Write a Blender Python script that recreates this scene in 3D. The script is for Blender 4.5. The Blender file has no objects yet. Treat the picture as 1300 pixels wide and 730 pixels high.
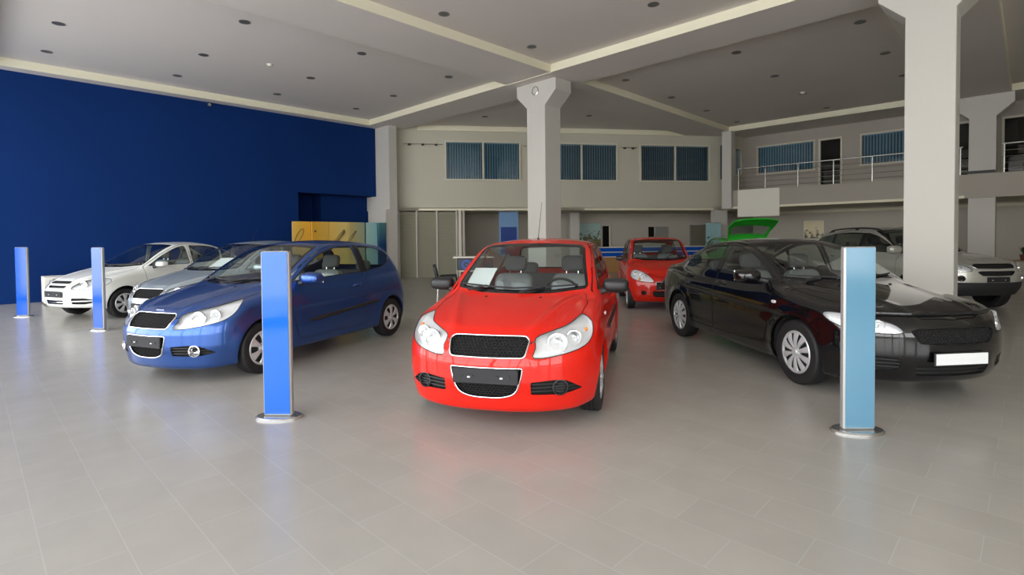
import bpy, math, random
import numpy as np
from mathutils import Vector, Matrix
random.seed(7)
scene = bpy.context.scene
COL = scene.collection
PI = math.pi

# ------------------------------------------------------------------ materials
MATS = {}
def srgb(r, g, b):
    def c(v):
        v /= 255.0
        return v / 12.92 if v <= 0.04045 else ((v + 0.055) / 1.055) ** 2.4
    return (c(r), c(g), c(b), 1.0)

def mat(name, col, rough=0.5, metal=0.0, coat=0.0, spec=0.5, noise=None, bump=None, coat_rough=0.03):
    """a principled material; noise=(scale, amount) varies its colour a little, bump=(scale, strength)"""
    if name in MATS:
        return MATS[name]
    m = bpy.data.materials.new(name)
    m.use_nodes = True
    nt = m.node_tree
    b = nt.nodes['Principled BSDF']
    b.inputs['Base Color'].default_value = col
    b.inputs['Roughness'].default_value = rough
    b.inputs['Metallic'].default_value = metal
    b.inputs['Specular IOR Level'].default_value = spec
    if coat:
        b.inputs['Coat Weight'].default_value = coat
        b.inputs['Coat Roughness'].default_value = coat_rough
    if noise or bump:
        tc = nt.nodes.new('ShaderNodeTexCoord')
    if noise:
        n = nt.nodes.new('ShaderNodeTexNoise')
        n.inputs['Scale'].default_value = noise[0]
        n.inputs['Detail'].default_value = 5
        nt.links.new(tc.outputs['Object'], n.inputs['Vector'])
        mx = nt.nodes.new('ShaderNodeMix')
        mx.data_type = 'RGBA'
        k = noise[1]
        mx.inputs['A'].default_value = (col[0]*(1-k), col[1]*(1-k), col[2]*(1-k), 1)
        mx.inputs['B'].default_value = (min(1, col[0]*(1+k)), min(1, col[1]*(1+k)), min(1, col[2]*(1+k)), 1)
        nt.links.new(n.outputs['Fac'], mx.inputs['Factor'])
        nt.links.new(mx.outputs['Result'], b.inputs['Base Color'])
    if bump:
        n2 = nt.nodes.new('ShaderNodeTexNoise')
        n2.inputs['Scale'].default_value = bump[0]
        n2.inputs['Detail'].default_value = 3
        nt.links.new(tc.outputs['Object'], n2.inputs['Vector'])
        bp = nt.nodes.new('ShaderNodeBump')
        bp.inputs['Strength'].default_value = bump[1]
        bp.inputs['Distance'].default_value = 0.01
        nt.links.new(n2.outputs['Fac'], bp.inputs['Height'])
        nt.links.new(bp.outputs['Normal'], b.inputs['Normal'])
    MATS[name] = m
    return m

def glass_mat(name, tint, refl=1.0, rough=0.0):
    """thin pane: tinted see-through mixed with a mirror sheen by viewing angle"""
    if name in MATS:
        return MATS[name]
    m = bpy.data.materials.new(name)
    m.use_nodes = True
    nt = m.node_tree
    nt.nodes.remove(nt.nodes['Principled BSDF'])
    out = nt.nodes['Material Output']
    tr = nt.nodes.new('ShaderNodeBsdfTransparent')
    tr.inputs['Color'].default_value = tint
    gl = nt.nodes.new('ShaderNodeBsdfGlossy')
    gl.inputs['Roughness'].default_value = rough
    gl.inputs['Color'].default_value = (1, 1, 1, 1)
    lw = nt.nodes.new('ShaderNodeLayerWeight')
    lw.inputs['Blend'].default_value = .5
    pw = nt.nodes.new('ShaderNodeMath'); pw.operation = 'POWER'; pw.inputs[1].default_value = 5.0
    nt.links.new(lw.outputs['Facing'], pw.inputs[0])
    mu = nt.nodes.new('ShaderNodeMath')
    mu.operation = 'MULTIPLY_ADD'
    mu.inputs[1].default_value = .92
    mu.inputs[2].default_value = .055*refl
    mu.use_clamp = True
    nt.links.new(pw.outputs[0], mu.inputs[0])
    mx = nt.nodes.new('ShaderNodeMixShader')
    nt.links.new(mu.outputs[0], mx.inputs['Fac'])
    nt.links.new(tr.outputs[0], mx.inputs[1])
    nt.links.new(gl.outputs[0], mx.inputs[2])
    nt.links.new(mx.outputs[0], out.inputs['Surface'])
    MATS[name] = m
    return m

# ------------------------------------------------------------------ objects
def tag(o, label=None, cat=None, group=None, kind=None):
    if label: o['label'] = label
    if cat: o['category'] = cat
    if group: o['group'] = group
    if kind: o['kind'] = kind
    return o

def empty(name, loc=(0, 0, 0), rz=0.0, label=None, cat=None, group=None):
    o = bpy.data.objects.new(name, None)
    o.empty_display_size = 0.1
    COL.objects.link(o)
    o.location = loc
    o.rotation_euler = (0, 0, rz)
    tag(o, label, cat, group)
    return o

def mesh_obj(name, V, F, m, parent=None, smooth=False, normals=None, autosmooth=None, loc=None, rz=None):
    me = bpy.data.meshes.new(name)
    V = np.asarray(V, dtype=float).reshape(-1, 3)
    me.from_pydata([tuple(v) for v in V], [], [tuple(int(i) for i in f) for f in F])
    me.validate()
    ms = m if isinstance(m, (list, tuple)) else [m]
    for q in ms:
        me.materials.append(q)
    if smooth:
        me.polygons.foreach_set('use_smooth', [True] * len(me.polygons))
    if normals is not None and len(me.vertices) == len(V):
        me.normals_split_custom_set_from_vertices([tuple(n) for n in normals])
    elif autosmooth is not None:
        me.polygons.foreach_set('use_smooth', [True] * len(me.polygons))
        me.set_sharp_from_angle(angle=autosmooth)
    me.update()
    o = bpy.data.objects.new(name, me)
    COL.objects.link(o)
    if parent is not None:
        o.parent = parent
    if loc is not None: o.location = loc
    if rz is not None: o.rotation_euler = (0, 0, rz)
    return o

class MB:
    """collects simple solids and links them as one mesh object"""
    def __init__(self):
        self.V = []; self.F = []; self.M = []
    def add(self, V, F, mi=0):
        n = len(self.V)
        self.V += [tuple(v) for v in V]
        self.F += [tuple(i + n for i in f) for f in F]
        self.M += [mi] * len(F)
        return self
    def box(self, c, s, rz=0.0, bev=0.0, mi=0, rx=0.0, ry=0.0):
        """box with centre c and full size s, edges chamfered by bev"""
        hx, hy, hz = s[0]/2, s[1]/2, s[2]/2
        if bev <= 0:
            V = [(x, y, z) for x in (-hx, hx) for y in (-hy, hy) for z in (-hz, hz)]
            F = [(0, 1, 3, 2), (4, 6, 7, 5), (0, 4, 5, 1), (2, 3, 7, 6), (0, 2, 6, 4), (1, 5, 7, 3)]
        else:
            b = min(bev, hx*.95, hy*.95, hz*.95)
            V = []; idx = {}
            for sx in (-1, 1):
                for sy in (-1, 1):
                    for sz in (-1, 1):
                        for k, p in enumerate(((hx, hy-b, hz-b), (hx-b, hy, hz-b), (hx-b, hy-b, hz))):
                            idx[(sx, sy, sz, k)] = len(V)
                            V.append((sx*p[0], sy*p[1], sz*p[2]))
            F = []
            for s1 in (-1, 1):
                q = [idx[(s1, -1, -1, 0)], idx[(s1, 1, -1, 0)], idx[(s1, 1, 1, 0)], idx[(s1, -1, 1, 0)]]
                F.append(q if s1 > 0 else q[::-1])
                q = [idx[(-1, s1, -1, 1)], idx[(-1, s1, 1, 1)], idx[(1, s1, 1, 1)], idx[(1, s1, -1, 1)]]
                F.append(q if s1 > 0 else q[::-1])
                q = [idx[(-1, -1, s1, 2)], idx[(1, -1, s1, 2)], idx[(1, 1, s1, 2)], idx[(-1, 1, s1, 2)]]
                F.append(q if s1 > 0 else q[::-1])
            for a in (-1, 1):
                for c2 in (-1, 1):
                    F.append([idx[(a, c2, -1, 0)], idx[(a, c2, -1, 1)], idx[(a, c2, 1, 1)], idx[(a, c2, 1, 0)]])
                    F.append([idx[(a, -1, c2, 0)], idx[(a, -1, c2, 2)], idx[(a, 1, c2, 2)], idx[(a, 1, c2, 0)]])
                    F.append([idx[(-1, a, c2, 1)], idx[(-1, a, c2, 2)], idx[(1, a, c2, 2)], idx[(1, a, c2, 1)]])
            for sx in (-1, 1):
                for sy in (-1, 1):
                    for sz in (-1, 1):
                        F.append([idx[(sx, sy, sz, k)] for k in (0, 1, 2)])
        Rm = Matrix.Rotation(rz, 3, 'Z') @ Matrix.Rotation(ry, 3, 'Y') @ Matrix.Rotation(rx, 3, 'X')
        V = [tuple(Rm @ Vector(v) + Vector(c)) for v in V]
        return self.add(V, F, mi)
    def tube(self, pts, r, n=10, closed=False, mi=0, caps=True, flat=1.0):
        """tube along a polyline; r a number or one per point"""
        P = [Vector(p) for p in pts]
        k = len(P)
        rr = [r] * k if not hasattr(r, '__len__') else list(r)
        V = []; F = []
        up = None
        for i in range(k):
            if closed:
                t = (P[(i+1) % k] - P[i-1])
            else:
                t = P[min(i+1, k-1)] - P[max(i-1, 0)]
            if t.length < 1e-9: t = Vector((0, 0, 1))
            t.normalize()
            if up is None:
                up = Vector((0, 0, 1)) if abs(t.z) < .9 else Vector((1, 0, 0))
            a = t.cross(up)
            if a.length < 1e-6: a = t.orthogonal()
            a.normalize()
            b = a.cross(t); b.normalize()
            up = b
            for j in range(n):
                an = 2*PI*j/n
                V.append(tuple(P[i] + a*(math.cos(an)*rr[i]*flat) + b*(math.sin(an)*rr[i])))
        m = k if closed else k-1
        for i in range(m):
            for j in range(n):
                i2 = (i+1) % k
                F.append((i*n+j, i*n+(j+1) % n, i2*n+(j+1) % n, i2*n+j))
        if caps and not closed:
            F.append(tuple(range(n-1, -1, -1)))
            F.append(tuple((k-1)*n+j for j in range(n)))
        return self.add(V, F, mi)
    def lathe(self, prof, n=32, axis='z', c=(0, 0, 0), mi=0, full=True, sweep=2*PI, a0=0.0):
        """prof = (radius, height) pairs turned about the axis"""
        V = []; F = []
        k = len(prof)
        cols = n if full else n+1
        for j in range(cols):
            an = a0 + sweep*j/n
            cs, sn = math.cos(an), math.sin(an)
            for (r, h) in prof:
                if axis == 'z': p = (r*cs, r*sn, h)
                elif axis == 'y': p = (r*cs, h, r*sn)
                else: p = (h, r*cs, r*sn)
                V.append((p[0]+c[0], p[1]+c[1], p[2]+c[2]))
        for j in range(n):
            j2 = (j+1) % cols if full else j+1
            for i in range(k-1):
                F.append((j*k+i, j2*k+i, j2*k+i+1, j*k+i+1))
        return self.add(V, F, mi)
    def prism(self, poly, h0, h1, f=None, mi=0):
        """polygon (u,v) extruded from h0 to h1; f maps (u,v,h) to a point"""
        f = f or (lambda u, v, h: (u, v, h))
        n = len(poly)
        V = [f(u, v, h0) for u, v in poly] + [f(u, v, h1) for u, v in poly]
        F = [tuple(range(n-1, -1, -1)), tuple(range(n, 2*n))]
        F += [(i, (i+1) % n, n+(i+1) % n, n+i) for i in range(n)]
        return self.add(V, F, mi)
    def build(self, name, m, parent=None, smooth=None, loc=None, rz=None):
        o = mesh_obj(name, self.V, self.F, m, parent, autosmooth=smooth, loc=loc, rz=rz)
        if len(self.M) == len(o.data.polygons) and any(self.M):
            o.data.polygons.foreach_set('material_index', self.M)
        import bmesh
        bm = bmesh.new(); bm.from_mesh(o.data)
        bmesh.ops.recalc_face_normals(bm, faces=bm.faces)
        bm.to_mesh(o.data); bm.free()
        return o
SM = math.radians(35)

# ------------------------------------------------------------------ 1-D curves
def curve1(pts):
    """smooth monotone cubic through (t, value) pairs, flat outside"""
    p = sorted(pts)
    x = np.array([q[0] for q in p], float); y = np.array([q[1] for q in p], float)
    if len(x) == 1:
        return lambda t: np.full(np.shape(t), y[0])
    h = np.diff(x); d = np.diff(y)/h
    m = np.zeros(len(x))
    m[0] = d[0]; m[-1] = d[-1]
    for i in range(1, len(x)-1):
        if d[i-1]*d[i] > 0:
            w1 = 2*h[i]+h[i-1]; w2 = h[i]+2*h[i-1]
            m[i] = (w1+w2)/(w1/d[i-1]+w2/d[i])
    def f(t):
        t = np.clip(np.asarray(t, float), x[0], x[-1])
        i = np.clip(np.searchsorted(x, t)-1, 0, len(x)-2)
        s = (t-x[i])/h[i]
        s2 = s*s; s3 = s2*s
        return (2*s3-3*s2+1)*y[i]+(s3-2*s2+s)*h[i]*m[i]+(-2*s3+3*s2)*y[i+1]+(s3-s2)*h[i]*m[i+1]
    return f

def smax(a, b, k):
    h = np.clip(0.5+0.5*(a-b)/k, 0, 1)
    return b+(a-b)*h+k*h*(1-h)
def smin(a, b, k):
    return -smax(-a, -b, k)

def grad(F, P, e=0.002):
    G = np.empty_like(P)
    for i in range(3):
        d = np.zeros(3); d[i] = e
        G[:, i] = (F(P+d)-F(P-d))/(2*e)
    return G

# ------------------------------------------------------------------ body surface
def skin(F, lo, hi, h):
    """quad skin of the solid F<0, its vertices laid exactly on the surface"""
    ax = [np.arange(lo[i], hi[i]+h, h) for i in range(3)]
    n = [len(a) for a in ax]
    G = np.stack(np.meshgrid(*ax, indexing='ij'), -1)
    D = F(G.reshape(-1, 3)).reshape(n)
    S = D < 0
    cell = np.full((n[0]-1, n[1]-1, n[2]-1), -1, int)
    acc = np.zeros((n[0]-1, n[1]-1, n[2]-1, 3)); cnt = np.zeros((n[0]-1, n[1]-1, n[2]-1))
    offs = [(i, j, k) for i in (0, 1) for j in (0, 1) for k in (0, 1)]
    def sub(A, o): return A[o[0]:n[0]-1+o[0], o[1]:n[1]-1+o[1], o[2]:n[2]-1+o[2]]
    for a in range(3):
        for o in offs:
            if o[a]: continue
            o2 = list(o); o2[a] = 1
            s1, s2 = sub(S, o), sub(S, o2)
            d1, d2 = sub(D, o), sub(D, o2)
            m = s1 != s2
            t = np.where(m, d1/np.where(m, d1-d2, 1), 0)
            p1 = sub(G, o); p2 = sub(G, o2)
            acc += np.where(m[..., None], p1+(p2-p1)*t[..., None], 0)
            cnt += m
    act = cnt > 0
    cell[act] = np.arange(act.sum())
    V = acc[act]/cnt[act][:, None]
    Q = []
    for a in range(3):
        b, c = (a+1) % 3, (a+2) % 3
        sl1 = [slice(None)]*3; sl2 = [slice(None)]*3
        sl1[a] = slice(0, n[a]-1); sl2[a] = slice(1, n[a])
        cr = S[tuple(sl1)] != S[tuple(sl2)]
        I = np.argwhere(cr)
        ok = (I[:, b] > 0) & (I[:, c] > 0) & (I[:, b] < n[b]-1) & (I[:, c] < n[c]-1)
        I = I[ok]
        ins = S[I[:, 0], I[:, 1], I[:, 2]]
        def cc(db, dc):
            J = I.copy(); J[:, b] -= db; J[:, c] -= dc
            return cell[J[:, 0], J[:, 1], J[:, 2]]
        q = np.stack([cc(1, 1), cc(0, 1), cc(0, 0), cc(1, 0)], 1)
        q[~ins] = q[~ins][:, ::-1]
        Q.append(q)
    Q = np.concatenate(Q)
    for _ in range(6):
        f = F(V); g = grad(F, V)
        gg = np.maximum((g*g).sum(1), 0.05)
        st = (f/gg)[:, None]*g
        ln = np.linalg.norm(st, axis=1, keepdims=True)
        st *= np.minimum(1, 0.4*h/np.maximum(ln, 1e-9))
        V = V-st
    d1 = np.linalg.norm(V[Q[:, 0]]-V[Q[:, 2]], axis=1); d2 = np.linalg.norm(V[Q[:, 1]]-V[Q[:, 3]], axis=1)
    T = np.where((d1 < d2)[:, None, None], np.stack([Q[:, [0, 1, 2]], Q[:, [0, 2, 3]]], 1), np.stack([Q[:, [0, 1, 3]], Q[:, [1, 2, 3]]], 1))
    T = T.reshape(-1, 3)
    return V[T]          # triangle soup (n,3,3)

def in_poly(P, poly):
    x, y = P[:, 0], P[:, 1]
    r = np.zeros(len(P), bool)
    n = len(poly)
    for i in range(n):
        x1, y1 = poly[i]; x2, y2 = poly[(i+1) % n]
        c = ((y1 > y) != (y2 > y))
        with np.errstate(divide='ignore', invalid='ignore'):
            xi = x1+(y-y1)*(x2-x1)/((y2-y1) if y2 != y1 else 1e-12)
        r ^= c & (x < xi)
    return r

def split_line(T, L, uv, p, q, cand):
    """split the soup triangles that segment p-q crosses; uv maps (n,3) to (n,2)"""
    p = np.array(p, float); q = np.array(q, float)
    d = q-p; ln = np.hypot(*d)
    if ln < 1e-7: return T, L, cand
    d /= ln; nn = np.array([-d[1], d[0]])
    idx = np.nonzero(cand)[0]
    if len(idx) == 0: return T, L, cand
    U = uv(T[idx].reshape(-1, 3)).reshape(-1, 3, 2)-p
    s = U@nn; t = U@d
    s = np.where(np.abs(s) < 2e-5, 0, s)
    m = (s.min(1) < 0) & (s.max(1) > 0) & (t.max(1) > -1e-6) & (t.min(1) < ln+1e-6)
    idx = idx[m]; s = s[m]
    if len(idx) == 0: return T, L, cand
    new = []; newL = []
    tr = T[idx]; lab = L[idx]
    sg = np.sign(s)
    zero = (sg == 0).sum(1)
    # one vertex on the line
    A = zero == 1
    if A.any():
        k = np.argmax(sg[A] == 0, axis=1)
        r = np.arange(A.sum())
        a, b, c = (tr[A][r, (k+i) % 3] for i in range(3))
        sb, sc = s[A][r, (k+1) % 3], s[A][r, (k+2) % 3]
        w = (sb/(sb-sc))[:, None]
        mm = b+(c-b)*w
        new += [np.stack([a, b, mm], 1), np.stack([a, mm, c], 1)]; newL += [lab[A]]*2
    B = zero == 0
    if B.any():
        tot = sg[B].sum(1)          # +1: two plus one minus, lone is minus
        k = np.argmax(sg[B] == -tot[:, None], axis=1)
        r = np.arange(B.sum())
        a, b, c = (tr[B][r, (k+i) % 3] for i in range(3))
        sa, sb, sc = (s[B][r, (k+i) % 3] for i in range(3))
        ab = a+(b-a)*(sa/(sa-sb))[:, None]; ac = a+(c-a)*(sa/(sa-sc))[:, None]
        new += [np.stack([a, ab, ac], 1), np.stack([ab, b, c], 1), np.stack([ab, c, ac], 1)]; newL += [lab[B]]*3
    keep = np.ones(len(T), bool); keep[idx] = False
    N = np.concatenate(new)
    T2 = np.concatenate([T[keep], N]); L2 = np.concatenate([L[keep]]+newL)
    c2 = np.concatenate([cand[keep], np.ones(len(N), bool)])
    return T2, L2, c2

def tri_normals(T):
    n = np.cross(T[:, 1]-T[:, 0], T[:, 2]-T[:, 0])
    l = np.linalg.norm(n, axis=1, keepdims=True)
    return n/np.maximum(l, 1e-12)

def proj(ang):
    """horizontal look direction ang degrees from +x (0 = from the front, 90 = from the left side); 'top' from above"""
    if ang == 'top':
        return (lambda P: P[..., :2]), np.array([0, 0, 1.0])
    a = math.radians(ang)
    c, s = math.cos(a), math.sin(a)
    return (lambda P: np.stack([-P[..., 0]*s+P[..., 1]*c, P[..., 2]], -1)), np.array([c, s, 0.0])

def weld(T, tol=1e-5):
    P = T.reshape(-1, 3)
    key = np.round(P/tol).astype(np.int64)
    _, i0, inv = np.unique(key, axis=0, return_index=True, return_inverse=True)
    F = inv.reshape(-1, 3)
    ok = (F[:, 0] != F[:, 1]) & (F[:, 1] != F[:, 2]) & (F[:, 0] != F[:, 2])
    F = F[ok]
    fs = np.sort(F, 1)
    _, k = np.unique(fs, axis=0, return_index=True)
    return P[i0], F[np.sort(k)]

def smooth_poly(pts, n=4):
    """closed Catmull-Rom through the points"""
    P = [np.array(p, float) for p in pts]; k = len(P); out = []
    for i in range(k):
        a, b, c, d = P[i-1], P[i], P[(i+1) % k], P[(i+2) % k]
        for j in range(n):
            t = j/n
            out.append(tuple(0.5*((2*b)+(c-a)*t+(2*a-5*b+4*c-d)*t*t+(3*b-a-3*c+d)*t**3)))
    return out
def round_poly(pts, r, n=4):
    """polygon with its corners rounded by r (a number or one per corner)"""
    P = [np.array(p, float) for p in pts]; k = len(P); out = []
    rs = r if hasattr(r, '__len__') else [r]*k
    for i in range(k):
        a, b, c = P[i-1], P[i], P[(i+1) % k]
        u = a-b; v = c-b
        lu, lv = np.hypot(*u), np.hypot(*v)
        q = min(rs[i], lu*.48, lv*.48)
        p0 = b+u/lu*q; p1 = b+v/lv*q
        for j in range(n+1):
            t = j/n
            out.append(tuple((1-t)**2*p0+2*t*(1-t)*b+t*t*p1))
    return out
def offset_poly(pts, d):
    P = np.array(pts, float)
    A = 0.5*np.sum(P[:, 0]*np.roll(P[:, 1], -1)-np.roll(P[:, 0], -1)*P[:, 1])
    if A < 0: d = -d
    a = np.roll(P, 1, 0); b = np.roll(P, -1, 0)
    e1 = P-a; e2 = b-P
    e1 /= np.maximum(np.linalg.norm(e1, axis=1, keepdims=True), 1e-9); e2 /= np.maximum(np.linalg.norm(e2, axis=1, keepdims=True), 1e-9)
    n1 = np.stack([e1[:, 1], -e1[:, 0]], 1); n2 = np.stack([e2[:, 1], -e2[:, 0]], 1)
    m = n1+n2
    m /= np.maximum((m*n1).sum(1, keepdims=True), 0.35)
    return [tuple(p) for p in P+m*d]
def circle_poly(cx, cz, r, n=40):
    return [(cx+r*math.cos(2*PI*i/n), cz+r*math.sin(2*PI*i/n)) for i in range(n)]
def dense(poly, step=0.05, closed=True):
    out = []
    k = len(poly)
    for i in range(k if closed else k-1):
        a = np.array(poly[i], float); b = np.array(poly[(i+1) % k], float)
        n = max(1, int(np.linalg.norm(b-a)/step))
        for j in range(n): out.append(tuple(a+(b-a)*j/n))
    if not closed: out.append(tuple(poly[-1]))
    return out
# ------------------------------------------------------------------ car bodies
def body_field(c):
    """the solid of a car body as a signed field, from its profile curves (x forward, y left, z up, origin mid-wheelbase on the ground)"""
    Xf, Xr = curve1(c['Xf']), curve1(c['Xr'])
    Zt, Zb = curve1(c['Zt']), curve1(c['Zb'])
    Wp, Ws = curve1(c['Wp']), curve1(c['Ws'])
    Zr, Xw, Xg, Wg = curve1(c['Zr']), curve1(c['Xw']), curve1(c['Xg']), curve1(c['Wg'])
    Wgx = curve1(c.get('Wgx', [(-2, 0), (2, 0)]))
    W0 = max(v for _, v in c['Wp'])
    pf, nf = c['pf']; pr, nr = c['pr']
    cw, cg = c.get('cw', .12), c.get('cg', .10)
    wr, ra, fa = c['R']+.05, c['ra'], c['fa']
    kf, ks, kg, ku, kr = c.get('kf', .12), c.get('ks', .07), c.get('kg', .09), c.get('ku', .05), c.get('kr', .12)
    ct, cr = c.get('ct', .07), c.get('cr', .07)
    ridge = c.get('ridge', 0.0)
    ridge_y0, ridge_y1 = c.get('ridge_y', (.28, .52))
    flare = c.get('flare', .018)
    def F(P):
        x, y, z = P[:, 0], np.abs(P[:, 1]), P[:, 2]
        W = Wp(x)+Ws(z)
        for ax in (ra, fa):
            r = np.sqrt((x-ax)**2+(z-c['R'])**2)
            W = W+flare*np.exp(-((r-wr)/.07)**2)*(z < wr+c['R']+.15)
        for (z0, w, a) in c.get('lines', ()):           # character lines pressed in the flank
            zl = z0[0]+z0[1]*x
            W = W+a*np.tanh((z-zl)/w)*np.exp(-((z-zl)/(w*5))**2)*np.clip((1.5-np.abs(x))*3, 0, 1)
        side = y-W
        q = np.minimum(y/W0, 1.2)
        top = (z-(Zt(x)-ct*q**2+ridge*np.exp(-((y-(ridge_y0+(ridge_y1-ridge_y0)*(1-np.clip((x-.9)/1.0, 0, 1))))/.05)**2)*np.clip((x-.75)/.3, 0, 1)))*.93
        fr = (x-(Xf(z)-pf*q**nf))*.9
        re = ((Xr(z)+pr*q**nr)-x)*.9
        bo = Zb(x)-z
        low = smax(side, top, ks)
        low = smax(low, smax(fr, re, .01), kf)
        low = smax(low, bo, .05)
        gy = y-(Wg(z)+Wgx(x))
        gt = (z-(Zr(x)-cr*(y/.6)**2))
        gw = (x-(Xw(z)-cw*(y/.6)**2))*c.get('sw', .62)
        gg = ((Xg(z)+cg*(y/.6)**2)-x)*c.get('sg', .8)
        g = smax(gy*.97, gt, kg)
        g = smax(g, gw, kg*.8)
        g = smax(g, gg, kr)
        g = smax(g, .6-z, .01)
        return smin(low, g, ku)
    def Flow(P):
        x, y, z = P[:, 0], np.abs(P[:, 1]), P[:, 2]
        q = np.minimum(y/W0, 1.2)
        side = y-(Wp(x)+Ws(z))
        top = z-(Zt(x)-ct*q**2)
        fr = x-(Xf(z)-pf*q**nf); re = (Xr(z)+pr*q**nr)-x
        low = smax(side, top, ks)
        low = smax(low, smax(fr, re, .01), kf)
        return smax(low, Zb(x)-z, .05)
    return F, Flow

def hit(F, o, d, tmax=2.5, n=400):
    """first point where rays from outside meet the surface"""
    o = np.asarray(o, float).reshape(-1, 3); d = np.asarray(d, float)
    ts = np.linspace(0, tmax, n)
    P = o[:, None, :]+ts[None, :, None]*d
    f = F(P.reshape(-1, 3)).reshape(len(o), n)
    ins = f < 0
    k = np.argmax(ins, axis=1)
    ok = ins.any(axis=1)
    k = np.maximum(k, 1)
    a = ts[k-1]; b = ts[k]
    for _ in range(18):
        m = (a+b)/2
        v = F(o+m[:, None]*d) < 0
        b = np.where(v, m, b); a = np.where(v, a, m)
    t = np.where(ok, b, ts[np.argmin(f, axis=1)])
    P = o+t[:, None]*d
    if (~ok).any():                 # a ray that just misses: step to the nearest skin
        Q = P[~ok]
        for _ in range(12):
            g = grad(F, Q); Q = Q-(F(Q)/np.maximum((g*g).sum(1), .05))[:, None]*g*.8
        P[~ok] = Q
    return P, ok

def on_surf(F, ang, pts, out=0.0, side=1, lim=None):
    """2-D points of a projection laid on the body; returns points and outward normals"""
    pts = np.array(pts, float)
    if ang == 'top':
        o = np.stack([pts[:, 0], pts[:, 1], np.full(len(pts), 2.4)], 1); d = np.array([0, 0, -1.0])
    else:
        a = math.radians(ang); c, s = math.cos(a), math.sin(a)
        D = 3.0
        o = np.stack([-pts[:, 0]*s+c*D, pts[:, 0]*c+s*D, pts[:, 1]], 1); d = np.array([-c, -s, 0.0])
    P, ok = hit(F, o, d, tmax=4.5 if ang != 'top' else 2.4, n=700)
    G = grad(F, P); G /= np.maximum(np.linalg.norm(G, axis=1, keepdims=True), 1e-9)
    P = P+G*out
    if side < 0:
        P = P*np.array([1, -1, 1]); G = G*np.array([1, -1, 1])
    return P, G

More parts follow.
